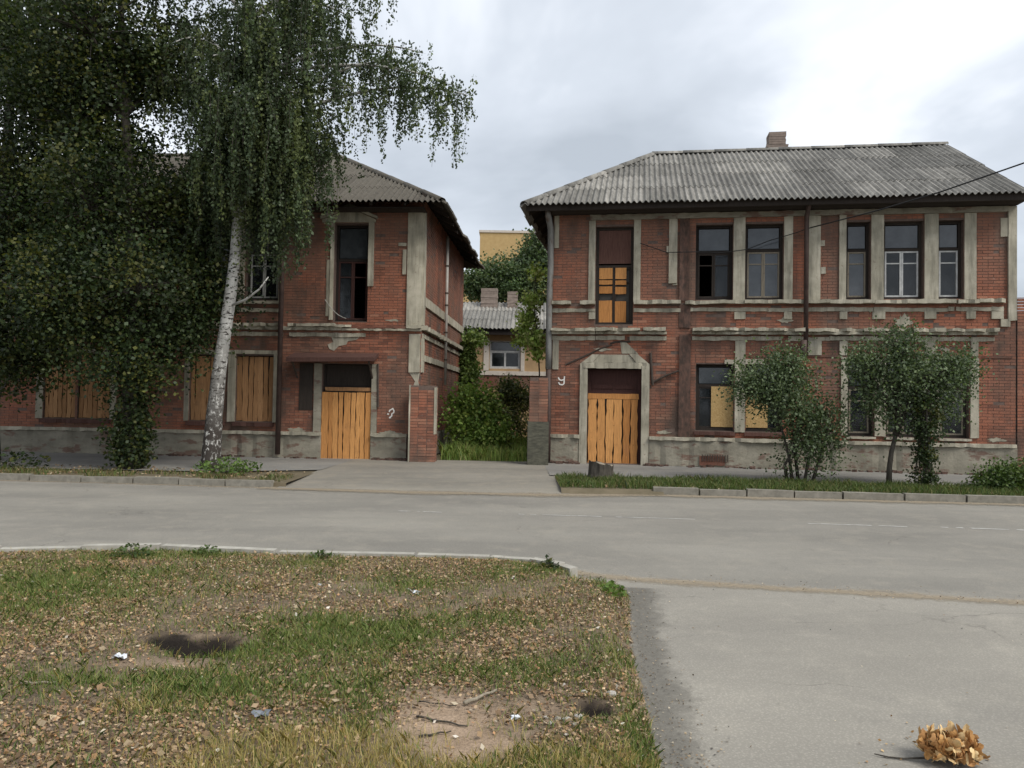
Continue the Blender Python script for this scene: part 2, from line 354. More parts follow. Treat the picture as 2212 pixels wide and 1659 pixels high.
# ================================================================== SETTING: ground, road, pavements
RZ = -.12                                                   # road level; kerb tops, pavements and verges lie at about 0
g = MB(); g.quad((-600, -300, -.32), (600, -300, -.32), (600, 900, -.32), (-600, 900, -.32))
tag(g.build('ground', 'terrain'), kind='structure')
def P2(pts, z): return [tuple(gnd(x, y, z)[:2]) for x, y in pts]
far_l = P2([(0, 1026), (300, 1033), (590, 1043)], 0.0)
far_r = P2([(1405, 1053), (1800, 1063), (2212, 1077)], 0.0)
def yroad(x):                                               # far edge of the road
    return float(np.interp(x, [-60, -10.6, -4.4, 2.8, 9.7, 60], [17.6, 16.2, 15.55, 15.45, 14.85, 10.6]))
xs = np.linspace(-60, 60, 121)
rd = MB()
for a, b in zip(xs[:-1], xs[1:]):
    rd.quad((a, 6.2 - .02 * a if a < 0 else 6.0, RZ), (b, 6.2 - .02 * b if b < 0 else 6.0, RZ), (b, yroad(b) + .02, RZ), (a, yroad(a) + .02, RZ))
road = tag(rd.build('road', 'asphalt'), kind='structure')
# dusty yard drive joining the road on the near right
dr = MB(); edge = P2([(1362, 1262), (1368, 1330), (1378, 1400), (1405, 1500), (1432, 1600), (1442, 1659)], -.08)
dn = [(edge[0][0] - .25, 7.95)] + [(x - .25, y) for x, y in edge] + [(.30, 2.0), (.1, -3)]
for (x0, y0), (x1, y1) in zip(dn[:-1], dn[1:]):
    n = 8
    for i in range(n):
        f0, f1 = i / n, (i + 1) / n
        ye = lambda x: 7.95 - .195 * (x - 1.1)
        q = [(x0 + (26 - x0) * f0 ** 2, y0), (x1 + (26 - x1) * f0 ** 2, y1), (x1 + (26 - x1) * f1 ** 2, y1), (x0 + (26 - x0) * f1 ** 2, y0)]
        q = [(x, min(y, ye(x)) if y > 3 else y) for x, y in q]
        dr.quad(*[(x, y, RZ + .005) for x, y in q])
tag(dr.build('drive', 'asphalt_dusty'), kind='structure')
# ground behind the far kerb
fs = MB()
xf = sorted(set(list(xs) + [-4.45, 1.0]))
for a, b in zip(xf[:-1], xf[1:]):
    cut = -4.46 < (a + b) / 2 < 1.0; fa, fb = (18.3, 18.3) if cut else (yroad(a) + .12, yroad(b) + .12)
    fs.quad((a, fa, -.03), (b, fb, -.03), (b, 75, -.03), (a, 75, -.03))
    if not cut: fs.quad((a, fa - .30 * (1.0 <= a <= 2.7) - .02, RZ - .02), (b, fb - .30 * (1.0 <= a <= 2.7) - .02, RZ - .02), (b, fb, -.03), (a, fa, -.03))
tag(fs.build('far_ground', 'far_soil'), kind='structure')
# footway in front of the houses, broken by the yard entrance
def sheet(name, pts, z, mat, kind='structure', parent=None):
    m = MB(); i = len(pts); m.v = [(x, y, z) for x, y in pts]; m.c = [0.] * i; m.f = [tuple(range(i))]; return tag(m.build(name, mat, parent), kind=kind)
sheet('pavement', [(-40, 18.0), (-6.5, 17.6), (-4.45, 18.45), (-4.3, 22.4), (-40, 24)], 0.0, 'pavement')
sheet('pavement', [(.9, 18.05), (3.0, 17.9), (12, 16.65), (30, 14.2), (30, 19), (12.5, 20.6), (.9, 22.2)], 0.0, 'pavement')
# entrance apron sloping from the road up to the gate piers
ap = MB()
L0 = [(-4.6, 15.2), (1.15, 15.1)]; R0 = [(-4.5, 18.4), (1.1, 18.35)]; S0 = [(-4.3, 22.2), (.95, 22.0)]
nx = 14
def lerp(a, b, t): return (a[0] + (b[0] - a[0]) * t, a[1] + (b[1] - a[1]) * t)
for A, B, za_, zb in ((L0, R0, RZ + .004, -.012), (R0, S0, -.012, .006)):
    for i in range(nx):
        p = [(lerp(*A, i / nx), za_), (lerp(*A, (i + 1) / nx), za_), (lerp(*B, (i + 1) / nx), zb), (lerp(*B, i / nx), zb)]
        ap.quad(*[(q[0][0], q[0][1], q[1]) for q in p])
tag(ap.build('apron', 'apron'), kind='structure')
# kerbs: separate stones along a line
def kerb_run(name, pts, top, w=.15, h=.3, mat='kerb'):
    k_ = empty(name, (0, 0, 0), kind='structure'); me = None
    mb = MB(); mb.box(-.485, -w / 2, -h, .485, w / 2, 0, .004); proto = None; d = 0; pts = [Vector((*p, 0)) for p in pts]
    seg = list(zip(pts[:-1], pts[1:])); i = 0
    for a, b in seg:
        L = (b - a).length; n = max(1, round(L / 1.0))
        for j in range(n):
            c = a + (b - a) * ((j + .5) / n)
            if proto is None: proto = mb.build('kerb_stone', mat, k_); o = proto
            else: o = link('kerb_stone', proto.data, k_)
            o.location = (c.x, c.y + random.uniform(-.012, .012), top + random.uniform(-.015, .01)); o.scale = (L / n / 1.0, 1, 1)
            o.rotation_euler = (random.uniform(-.02, .02), random.uniform(-.008, .008), math.atan2(b.y - a.y, b.x - a.x) + random.uniform(-.012, .012)); i += 1
    return k_
kerb_run('kerb', [(-30, yroad(-30) + .1), (-20, yroad(-20) + .1), (-12, yroad(-12) + .1), (-7.6, yroad(-7.6) + .1), (-4.7, yroad(-4.7) + .08)], .015)
kerb_run('kerb', [(2.8, yroad(2.8) + .1), (6.4, yroad(6.4) + .1), (9.8, yroad(9.8) + .1), (14, yroad(14) + .1), (24, yroad(24) + .1)], .02)
near_edge = P2([(0, 1186), (350, 1180), (600, 1192), (900, 1199), (1060, 1203), (1150, 1210), (1215, 1222), (1240, 1230)], 0.0)
kerb_run('kerb', [(-14, 8.3), (-9.5, 8.4)] + near_edge, .024, .09, mat='kerb_pale')
# worn centre line, a few thin painted lengths
for a, b, w in (((860, 1104), (955, 1107), .05), ((1120, 1111), (1300, 1116), .05), ((1330, 1117), (1530, 1123), .05), ((1745, 1131), (1960, 1138), .06), ((2000, 1138), (2230, 1146), .08)):
    p, q = gnd(*a, RZ), gnd(*b, RZ); m = MB(); n = 14
    for i in range(n):
        if random.random() < .22: continue
        s0, s1 = p + (q - p) * i / n, p + (q - p) * (i + 1) / n; h1, h2 = w * random.uniform(.25, .6), w * random.uniform(.25, .6)
        m.quad((s0[0], s0[1] - h1, RZ + .004), (s1[0], s1[1] - h2, RZ + .004), (s1[0], s1[1] + h2, RZ + .004), (s0[0], s0[1] + h1, RZ + .004))
    m.build('lane_marking', 'mark', road)
# sand and leaf grit along the kerbs and the joint between road and drive
def grit(name, path, w, z, mat='dirt', seed=1, step=.12):
    P = [np.array(p) for p in path]; m = MB(); pts = []
    for a, b in zip(P[:-1], P[1:]):
        n = max(1, int(np.linalg.norm(b - a) / step)); pts += [a + (b - a) * i / n for i in range(n)]
    pts.append(P[-1]); X = np.array(pts); N = np.gradient(X, axis=0); N = N / np.linalg.norm(N, axis=1, keepdims=True); N = np.stack([N[:, 1], -N[:, 0]], 1)
    wa = w * (.5 + 1.3 * fnoise(X[:, 0] * 1.7, X[:, 1] * 1.7, seed)); wb = w * (.5 + 1.1 * fnoise(X[:, 0] * 2.3 + 9, X[:, 1] * 2.3, seed + 3))
    for i, p in enumerate(X):
        for q, c in ((p + N[i] * wa[i], 0.), (p, .62), (p - N[i] * wb[i], 0.)): m.v.append((q[0], q[1], z)); m.c.append(c)
        if i:
            for j in range(2): a = (i - 1) * 3 + j; m.f.append((a, a + 3, a + 4, a + 1))
    return tag(m.build(name, mat, road, col=True), kind='stuff')
grit('sand_drift', [(-4.9, yroad(-4.9) - .1), (-2, 15.1), (.5, 15.08), (2.8, yroad(2.8) - .12), (6.4, yroad(6.4) - .12), (12, yroad(12) - .12)], .42, RZ + .014, seed=3)
grit('sand_drift', [(-16, yroad(-16) - .02), (-9, yroad(-9) - .02), (-4.9, yroad(-4.9) - .02)], .16, RZ + .005, seed=5)
grit('sand_drift', [(.3, 8.4), (.95, 8.05), (1.3, 7.9), (2.6, 7.62), (4.7, 7.2), (8, 6.6)], .2, RZ + .010, seed=8)
grit('sand_drift', [(-14, 8.5), (-9.5, 8.6)] + [(x, y + .16) for x, y in near_edge], .16, RZ + .007, seed=12)
grit('crumbled_edge', [(x + .07, y) for x, y in edge] + [(.62, 3.0), (.5, 1.5)], .24, RZ + .012, 'crumb_edge', seed=15)

# ------------------------------------------------------------------ near verge: uneven soil with holes, grass, leaf litter
PV = [np.array(p) for p in [(-16, 8.25), (-9.5, 8.35)] + near_edge + P2([(1345, 1252), (1364, 1275), (1366, 1330), (1374, 1400), (1402, 1500), (1428, 1600), (1440, 1659)], -.04) + [(.62, 2.6), (.5, 1), (.4, -2.5), (-16, -2.5)]]
PVa = np.array(PV)
def sdist(x, y):
    """distance to the verge's outline, positive inside"""
    ins = np.zeros(x.shape, bool); dm = np.full(x.shape, 1e9); n = len(PVa)
    for i in range(n):
        (x0, y0), (x1, y1) = PVa[i], PVa[(i + 1) % n]
        t = np.clip(((x - x0) * (x1 - x0) + (y - y0) * (y1 - y0)) / max((x1 - x0) ** 2 + (y1 - y0) ** 2, 1e-9), 0, 1)
        dm = np.minimum(dm, np.hypot(x - x0 - t * (x1 - x0), y - y0 - t * (y1 - y0)))
        c = ((y0 > y) != (y1 > y)); ins ^= c & (x < (x1 - x0) * (y - y0) / (y1 - y0 + 1e-12) + x0)
    return np.where(ins, dm, -dm)
def spots(L): return [(gnd(px, py, 0)[0], gnd(px, py, 0)[1], rx, ry, s) for px, py, rx, ry, s in L]
HOLES = spots([(438, 1388, .20, .17, .32), (365, 1378, .17, .08, .12), (1290, 1527, .09, .08, .22)])
CLAY = spots([(960, 1545, .32, .42, 1.0), (1010, 1600, .30, .22, .9), (900, 1500, .15, .12, .7), (360, 1430, .30, .10, .6), (1150, 1525, .20, .12, .35), (1290, 1245, .35, .10, .7)])
def bumps(x, y, L):
    r = np.zeros(x.shape)
    for cx, cy, rx, ry, s in L: r = np.maximum(r, s * np.exp(-(((x - cx) / rx) ** 2 + ((y - cy) / ry) ** 2) ** 1.5))
    return r
def vheight(x, y):
    d = sdist(x, y); h = .035 * (fnoise(x * 1.1, y * 1.1, 2) - .45) + .03 * (fnoise(x * 5, y * 5, 4) - .5)
    h = h - bumps(x, y, HOLES) - .02 * bumps(x, y, CLAY) - .01
    t = np.clip(d / .28, 0, 1); t = t * t * (3 - 2 * t)
    return np.where(d > 0, h * t + (RZ + .012) * (1 - t) * (x > .6) + (-.03) * (1 - t) * (x <= .6), np.where(x > .6, -.2, -.25))
gx = np.concatenate([np.arange(-16, -8, .2), np.arange(-8, 1.8, .04)]); gy = np.concatenate([np.arange(-2.5, 2.4, .2), np.arange(2.4, 8.8, .04)])
XX, YY = np.meshgrid(gx, gy); ZZ = vheight(XX, YY); V = np.stack([XX, YY, ZZ], -1).reshape(-1, 3)
nxg, nyg = len(gx), len(gy); ii = (np.arange(nyg - 1)[:, None] * nxg + np.arange(nxg - 1)[None]).ravel()
Fq = np.stack([ii, ii + 1, ii + nxg + 1, ii + nxg], 1); keep = (sdist(XX, YY).ravel() > -.12); Fq = Fq[keep[Fq].all(1)]
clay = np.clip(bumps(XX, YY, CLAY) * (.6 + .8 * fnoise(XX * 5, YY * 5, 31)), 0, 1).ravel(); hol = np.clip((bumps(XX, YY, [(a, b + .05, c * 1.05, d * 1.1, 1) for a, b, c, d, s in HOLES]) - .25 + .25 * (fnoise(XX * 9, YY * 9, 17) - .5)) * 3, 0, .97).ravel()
verge = tag(arrmesh('verge', V, Fq, 'verge', None, np.stack([clay, hol, 0 * clay], 1), True), kind='structure')

GREEN = spots([(120, 1250, 1.0, .9, .75), (30, 1300, .6, .7, .5), (290, 1200, .35, .25, .7), (440, 1195, .35, .2, .55), (690, 1360, .55, .40, .9), (560, 1400, .35, .3, .9), (760, 1410, .4, .3, .75), (850, 1365, .4, .35, .8),
               (1170, 1440, .35, .22, 1.0), (1000, 1450, .45, .2, .7), (1320, 1400, .2, .5, .75), (1060, 1340, .5, .2, .5), (340, 1490, .5, .25, .7), (150, 1470, .5, .2, .6), (620, 1480, .6, .25, .75), (850, 1500, .25, .25, .8), (760, 1550, .4, .2, .5),
               (1385, 1600, .12, .5, 1.0), (1330, 1560, .25, .3, .7), (1150, 1650, .4, .25, .6), (1060, 1235, .5, .4, .6), (880, 1255, .5, .4, .45), (1160, 1225, .3, .3, .6), (1320, 1265, .15, .12, .8), (690, 1215, .4, .25, .5)])
STRAW = spots([(780, 1640, .6, .22, 1.0), (560, 1655, .4, .12, .8), (640, 1630, .4, .2, .8), (340, 1525, .22, .1, .6), (950, 1650, .35, .2, .8), (1350, 1650, .15, .2, .6), (900, 1580, .2, .2, .7), (1200, 1650, .3, .15, .7)])
def scatter(n, x0, x1, y0, y1, dens):
    """random ground points; nearer ones are favoured, as more of them can be told apart"""
    y = y0 + (y1 - y0) * RNG.random(n) ** 1.25; x = x0 + (x1 - x0) * RNG.random(n)
    vis = (np.abs(x) < y * .70 + 2.2); x, y = x[vis], y[vis]
    k_ = (RNG.random(len(x)) < dens(x, y)) & (sdist(x, y) > .02); return x[k_], y[k_]
def blades(name, x, y, z, h, w, cols, parent=None, lean=.45, mat='blade'):
    n = len(x); az = RNG.uniform(0, 2 * math.pi, n); d = np.stack([np.cos(az), np.sin(az), 0 * az], 1); la = RNG.uniform(.05, lean, n) * h
    fz = RNG.uniform(0, 2 * math.pi, n); sd_ = np.stack([np.cos(fz), np.sin(fz), 0 * fz], 1) * (w * .5)[:, None] if hasattr(w, '__len__') else np.stack([np.cos(fz), np.sin(fz), 0 * fz], 1) * w * .5
    B = np.stack([x, y, z], 1); M = B + d * (la * .35)[:, None]; M[:, 2] += h * .58; T = B + d * (la * 1.25)[:, None]; T[:, 2] += h
    V = np.stack([B - sd_, B + sd_, M + sd_ * .8, T, M - sd_ * .8], 1).reshape(-1, 3)
    return arrmesh(name, V, np.arange(5 * n).reshape(-1, 5), mat, parent, np.repeat(cols, 5, 0))
def gd(x, y):
    b = np.zeros(x.shape)
    for cx, cy, rx, ry, s in GREEN: b = b + s * np.exp(-(((x - cx) / rx) ** 2 + ((y - cy) / ry) ** 2))
    return np.clip((.13 + b * 1.15) * (.15 + 1.5 * np.clip(fnoise(x * 2.2, y * 2.2, 21) - .2, 0, 1)), 0, 1) * np.clip(1 - bumps(x, y, CLAY) * 1.3, .02, 1) * np.clip(1 - bumps(x, y, [(a, b_, c, d, 1) for a, b_, c, d, s in [(a, b + .05, c * 1.1, d * 1.2, s) for a, b, c, d, s in HOLES]]) * 1.2, 0, 1)
x, y = scatter(640000, -11, 1.4, 2.5, 8.5, gd); z = vheight(x, y)
hh = RNG.uniform(.018, .062, len(x)) * (.7 + .7 * fnoise(x * 3, y * 3, 44))
gc = palette(len(x), [(.12, .18, .042), (.15, .21, .052), (.10, .15, .04), (.23, .22, .075), (.18, .22, .06)], .2)
tag(blades('verge_grass', x, y, z - .004, hh, RNG.uniform(.003, .0065, len(x)), gc, None, .9), 'short patchy green grass growing on the bare near verge', 'grass', kind='stuff')
def sdn(x, y):
    b = np.zeros(x.shape)
    for cx, cy, rx, ry, s in STRAW: b = b + s * np.exp(-(((x - cx) / rx) ** 2 + ((y - cy) / ry) ** 2))
    return np.clip((.05 + b * 1.3) * (.35 + 1.3 * fnoise(x * 4, y * 4, 61)), 0, 1) * np.clip(1 - bumps(x, y, CLAY), .05, 1)
x, y = scatter(440000, -11, 1.4, 2.45, 8.4, sdn); z = vheight(x, y)
tag(blades('straw_grass', x, y, z - .004, RNG.uniform(.025, .085, len(x)), RNG.uniform(.002, .0038, len(x)), palette(len(x), [(.44, .34, .12), (.38, .31, .11), (.52, .41, .18), (.27, .27, .085)], .15), None, .8), 'yellowed dry grass tufts at the near end of the verge', 'grass', kind='stuff')
def ld(x, y):
    return np.clip(.16 + 1.6 * (fnoise(x * 1.6, y * 1.6, 71) - .32), .06, 1) * np.clip(1.1 - gd(x, y) * .8, .2, 1) * np.clip(1 - bumps(x, y, CLAY) * .95, .04, 1) * np.clip(1 - 1.3 * bumps(x, y, [(a, b_ + .05, c * 1.2, d * 1.3, 1) for a, b_, c, d, s in HOLES]), 0, 1)
x, y = scatter(450000, -11, 1.35, 2.4, 8.4, ld); z = vheight(x, y)
P = np.stack([x, y, z + RNG.uniform(.004, .022, len(x))], 1)
lc = palette(len(x), [(.19, .12, .065), (.24, .16, .09), (.30, .21, .125), (.14, .085, .05), (.34, .25, .155), (.11, .07, .042), (.27, .15, .075), (.17, .12, .08)], .2)
tag(leaves('leaf_litter', P, .022, 'dry_leaf', None, lc * 1.35, 0, .34, None, .72), 'brown fallen leaves scattered over the near verge', 'leaf litter', kind='stuff')
x, y = scatter(21000, -11, 1.35, 2.4, 8.4, lambda x, y: ld(x, y) * .8); z = vheight(x, y)
tag(leaves('large_leaf_litter', np.stack([x, y, z + RNG.uniform(.01, .03, len(x))], 1), .042, 'dry_leaf', None, palette(len(x), [(.20, .13, .07), (.27, .18, .10), (.33, .235, .14), (.15, .095, .052), (.29, .17, .08), (.40, .31, .20)], .2), 0, .36, None, .55), 'larger curled brown leaves lying over the near verge', 'leaf litter', kind='stuff')
x, y = scatter(4200, -11, 1.35, 2.4, 8.4, lambda x, y: np.clip(fnoise(x * 1.3, y * 1.3, 91) - .2, .1, 1)); z = vheight(x, y)
tag(leaves('pale_litter', np.stack([x, y, z + .015], 1), .034, 'dry_leaf', None, palette(len(x), [(.60, .52, .40), (.50, .42, .30), (.62, .57, .50)], .12), 0, .3, None, .7), 'pale bleached leaf scraps lying on the near verge', 'leaf litter', kind='stuff')
# crumbs and leaves blown onto the asphalt
x = RNG.uniform(-9, 11, 1500); y = np.array([yroad(a) for a in x]) - np.abs(RNG.normal(0, .28, 1500)) - .02
P1 = np.stack([x, y, np.full(1500, RZ + .012)], 1)
x = RNG.uniform(.6, 6.5, 520); y = 8.02 - .2 * (x - .9) + RNG.normal(0, .14, 520); P2_ = np.stack([x, y, np.full(520, RZ + .022)], 1)
x = RNG.uniform(.8, 6, 90); y = RNG.uniform(2.8, 7.6, 90); P3 = np.stack([x, y, np.full(90, RZ + .012)], 1)
t = RNG.random(700); ed = np.array(edge); tt = t * (len(ed) - 1); i0 = tt.astype(int).clip(0, len(ed) - 2); pe = ed[i0] + (ed[i0 + 1] - ed[i0]) * (tt - i0)[:, None]
P4 = np.stack([pe[:, 0] + np.abs(RNG.normal(0, .16, 700)) - .06, pe[:, 1], np.full(700, RZ + .012)], 1)
PP = np.concatenate([P1, P2_, P3, P4]); 
tag(leaves('road_crumbs', PP, .016, 'dry_leaf', None, palette(len(PP), [(.24, .16, .09), (.36, .27, .17), (.14, .10, .065), (.45, .38, .28), (.10, .09, .08)], .2), 0, .36, None, .8), 'dry leaf crumbs and grit strewn along the edges of the road', 'leaf litter', kind='stuff')

# ================================================================== HOUSES
COURSE, BLEN, BW = .078, .262, .25
FULL = None
def full_brick_mesh(w=BLEN - .012, d=.05, h=COURSE - .012):
    mb = MB(); x, z = w / 2, h / 2
    mb.v = [(-x, 0, -z), (x, 0, -z), (x, d, -z), (-x, d, -z), (-x, 0, z), (x, 0, z), (x, d, z), (-x, d, z)]
    mb.f = [(0, 3, 2, 1), (4, 5, 6, 7), (0, 1, 5, 4), (1, 2, 6, 5), (3, 0, 4, 7)]; mb.c = [.5] * 8
    me = bpy.data.meshes.new('brick'); me.from_pydata(mb.v, [], mb.f); me.materials.append(MATS['brick_single']); return me
def free_spans(u0, u1, za, zb, holes):
    sp = [(u0, u1)]
    for a, z0, b, z1 in holes:
        if zb <= z0 + 1e-6 or za >= z1 - 1e-6: continue
        nx_ = []
        for s, t in sp:
            if b <= s or a >= t: nx_.append((s, t)); continue
            if a > s: nx_.append((s, a))
            if b < t: nx_.append((b, t))
        sp = nx_
    return sp
def lay_bricks(parent, u0, z0, u1, z1, holes, T, pick=None, npick=0, rot=0):
    """running bond with headers; T(u, proud, z). pick: test for bricks that become objects of their own"""
    mb = MB(); singles = []; row = 0; z = z0
    while z < z1 - .02:
        zt = min(z + COURSE, z1); off = (row % 2) * BLEN * .5
        for s, t in free_spans(u0, u1, z, zt, holes):
            u = s - ((s - u0 + off) % BLEN)
            while u < t - .01:
                a, b = max(u, s), min(u + BLEN, t)
                if row % 4 == 3 and b - a > .2 and random.random() < .5: parts = [(a, (a + b) / 2), ((a + b) / 2, b)]
                else: parts = [(a, b)]
                for a2, b2 in parts:
                    if b2 - a2 < .04: continue
                    pr = .008 + random.uniform(-.004, .004)
                    if random.random() < .03: pr -= .03
                    full = abs((b2 - a2) - BLEN) < 1e-4 and zt - z > COURSE - 1e-4
                    if full and pick and pick(a2, z) and len(singles) < npick and pr > 0:
                        singles.append(((a2 + b2) / 2, (z + zt) / 2, pr)); continue
                    mb.cur = min(1, max(0, random.gauss(.52, .17))); g_ = .006; j = lambda: random.uniform(-.002, .002)
                    i = len(mb.v)
                    for q in (pr, -.02):
                        for (uu, zz_) in ((a2 + g_ + j(), z + g_ + j()), (b2 - g_ + j(), z + g_ + j()), (b2 - g_ + j(), zt - g_ + j()), (a2 + g_ + j(), zt - g_ + j())):
                            mb.v.append(T(uu, q, zz_)); mb.c.append(mb.cur)
                    mb.f += [(i, i + 1, i + 2, i + 3), (i, i + 4, i + 5, i + 1), (i + 1, i + 5, i + 6, i + 2), (i + 2, i + 6, i + 7, i + 3), (i + 3, i + 7, i + 4, i)]
                u += BLEN
        z += COURSE; row += 1
    tag(mb.build('brick_courses', 'brick', parent, col=True), kind='stuff')
    global FULL
    if singles and FULL is None: FULL = full_brick_mesh()
    for u, zz_, pr in singles:
        o = link('brick', FULL, parent); o.location = T(u, pr, zz_); o.rotation_euler = (0, random.uniform(-.006, .006), rot)
def shell(mb, u0, z0, u1, z1, holes, T, thick):
    """mortar wall with openings and reveals"""
    us = sorted({u0, u1, *[h[0] for h in holes], *[h[2] for h in holes]}); zs = sorted({z0, z1, *[h[1] for h in holes], *[h[3] for h in holes]})
    for a, b in zip(us[:-1], us[1:]):
        for c, d in zip(zs[:-1], zs[1:]):
            um, zm = (a + b) / 2, (c + d) / 2
            if any(h[0] < um < h[2] and h[1] < zm < h[3] for h in holes): continue
            mb.quad(T(a, 0, c), T(b, 0, c), T(b, 0, d), T(a, 0, d)); mb.quad(T(b, -thick, c), T(a, -thick, c), T(a, -thick, d), T(b, -thick, d))
    for a, c, b, d in holes:
        for p, q in (((a, c), (b, c)), ((b, c), (b, d)), ((b, d), (a, d)), ((a, d), (a, c))):
            mb.quad(T(p[0], 0, p[1]), T(q[0], 0, q[1]), T(q[0], -thick, q[1]), T(p[0], -thick, p[1]))
def plank_mesh(w, h, d=.025, wav=.012, chip=.03):
    """one board with wavy sawn edges; origin at bottom centre, face towards -y"""
    n = max(3, int(h / .16)); mb = MB(); L = []; R = []
    for i in range(n + 1):
        z = h * i / n; L.append((-w / 2 + random.uniform(-wav, wav), z)); R.append((w / 2 + random.uniform(-wav, wav), z))
    L[0] = (L[0][0], random.uniform(-chip, chip) * .4); R[0] = (R[0][0], random.uniform(-chip, chip) * .4)
    L[-1] = (L[-1][0], h + random.uniform(-chip, chip) * .3); R[-1] = (R[-1][0], h + random.uniform(-chip, chip) * .3)
    mb.poly(L[::-1] + R, lambda u, q, z: (u, -q, z), 0, d); return mb
def board_up(parent, u0, z0, u1, z1, q, mat, n=None, gap=.018, rail=False, horiz=False, tilt=.012, wav=.012):
    w = (u1 - u0) if not horiz else (z1 - z0); n = n or max(2, round(w / .17)); ws = [random.uniform(.75, 1.3) for _ in range(n)]; s = w / sum(ws); c = u0 if not horiz else z0
    for x in ws:
        bw = x * s
        o = plank_mesh(bw - gap, (z1 - z0) if not horiz else (u1 - u0), wav=wav).build('plank', mat, parent)
        if horiz: o.location = (u0, -q, c + bw / 2); o.rotation_euler = (0, math.pi / 2 + random.uniform(-tilt, tilt), 0)
        else: o.location = (c + bw / 2, -q - random.uniform(0, .006), z0); o.rotation_euler = (0, random.uniform(-tilt, tilt), 0)
        c += bw
FR = lambda u, q, z: (u, -q, z)
def window(house, u0, z0, u1, z1, mat='dark_wood', q=-.16, transom=.62, mull=1, inner='white_paint', panes='glass', fw=.07, missing=(), sash=True):
    """a window in its opening: frame, glazing bars and separate panes"""
    w = empty('window', ((u0 + u1) / 2, -q, z0)); w.parent = house; W, H = u1 - u0, z1 - z0; f = MB(); h = W / 2
    f.box(-h + .005, 0, .003, -h + fw, .08, H - .003); f.box(h - fw, 0, .003, h - .005, .08, H - .003)
    f.box(-h + fw, .002, .003, h - fw, .078, fw); f.box(-h + fw, .002, H - fw, h - fw, .078, H - .003)
    zt = H * transom
    if transom < 1: f.box(-h + fw, .004, zt - .035, h - fw, .076, zt + .035)
    f.build('frame', mat, w)
    s = MB(); cells = []; n = mull + 1; cw = (W - 2 * fw) / n
    for i in range(n):
        a = -h + fw + i * cw; b = a + cw; top = zt - .035 if transom < 1 else H - fw
        cells.append((a, fw, b, top))
        if sash:
            t = .045
            s.box(a + .003, .014, fw + .003, a + t, .06, top - .003); s.box(b - t, .014, fw + .003, b - .003, .06, top - .003)
            s.box(a + t, .016, fw + .003, b - t, .058, fw + t); s.box(a + t, .016, top - t, b - t, .058, top - .003)
            if H > 1.6: s.box(a + t, .018, fw + (top - fw) * .72, b - t, .056, fw + (top - fw) * .72 + .03)
    if sash: s.build('sash', inner, w)
    if transom < 1: cells.append((-h + fw, zt + .035, h - fw, H - fw))
    for i, (a, c, b, d) in enumerate(cells):
        if i in missing: continue
        p = MB(); p.box(a + .02, .036, c + .02, b - .02, .04, d - .02); p.build('pane', panes if i < n else 'dusty_glass', w)
    return w
def roof_plane(roof, O, ex, inn, L, z0, slope, D, lim, mat, rows, sheet=1.08, ragged=.03, wave=.155, name='roof_sheet', u_skip=None):
    """corrugated sheets laid in lapped rows. O eave start, ex along the eave, inn horizontal inward; lim(u) greatest run at u"""
    O = np.array(O, float); ex = np.array(ex, float); inn = np.array(inn, float); rp = D / rows; nc = int(math.ceil(L / sheet))
    nrm = np.array([-inn[0] * slope, -inn[1] * slope, 1.0]); nrm /= np.linalg.norm(nrm)
    for r in range(rows):
        for c in range(nc):
            ua, ub = c * sheet, min(L, (c + 1) * sheet); n = max(2, int((ub - ua) / wave * 6)); us = np.linspace(ua - .03, ub + .03, n + 1) if ub < L else np.linspace(ua - .03, ub, n + 1)
            jag = random.uniform(-ragged, ragged); tilt = random.uniform(-.012, .012); lift = random.uniform(0, .012) + .01 * (c % 2)
            lo = np.array([r * rp - .10 + jag + tilt * (u - ua) for u in us]); hi = np.array([min((r + 1) * rp + .03, lim(u)) for u in us])
            if (hi - lo).max() < .05: continue
            V = []; F = []; N = len(us)
            off = .033 * np.sin(us / wave * 2 * math.pi)
            for k_, t in enumerate((0, -.012)):
                for run_i in range(2):
                    for i, u in enumerate(us):
                        run = lo[i] if run_i == 0 else max(hi[i], lo[i]); up = (.036 if run_i == 0 else .02) + lift
                        p = O + ex * u + inn * run; p = p + np.array([0, 0, z0 + slope * run]) + nrm * (off[i] + up + t); V.append(tuple(p))
            for i in range(N - 1):
                if hi[i] - lo[i] < .004 and hi[i + 1] - lo[i + 1] < .004: continue
                F += [(i, i + 1, N + i + 1, N + i), (2 * N + i + 1, 2 * N + i, 3 * N + i, 3 * N + i + 1), (i + 1, i, 2 * N + i, 2 * N + i + 1), (N + i, N + i + 1, 3 * N + i + 1, 3 * N + i)]
            F += [(0, N, 3 * N, 2 * N), (N - 1, 3 * N - 1, 4 * N - 1, 2 * N - 1)]
            me = bpy.data.meshes.new(name); me.from_pydata(V, [], F); me.polygons.foreach_set('use_smooth', [False] * len(F)); me.materials.append(MATS[mat]); link(name, me, roof)
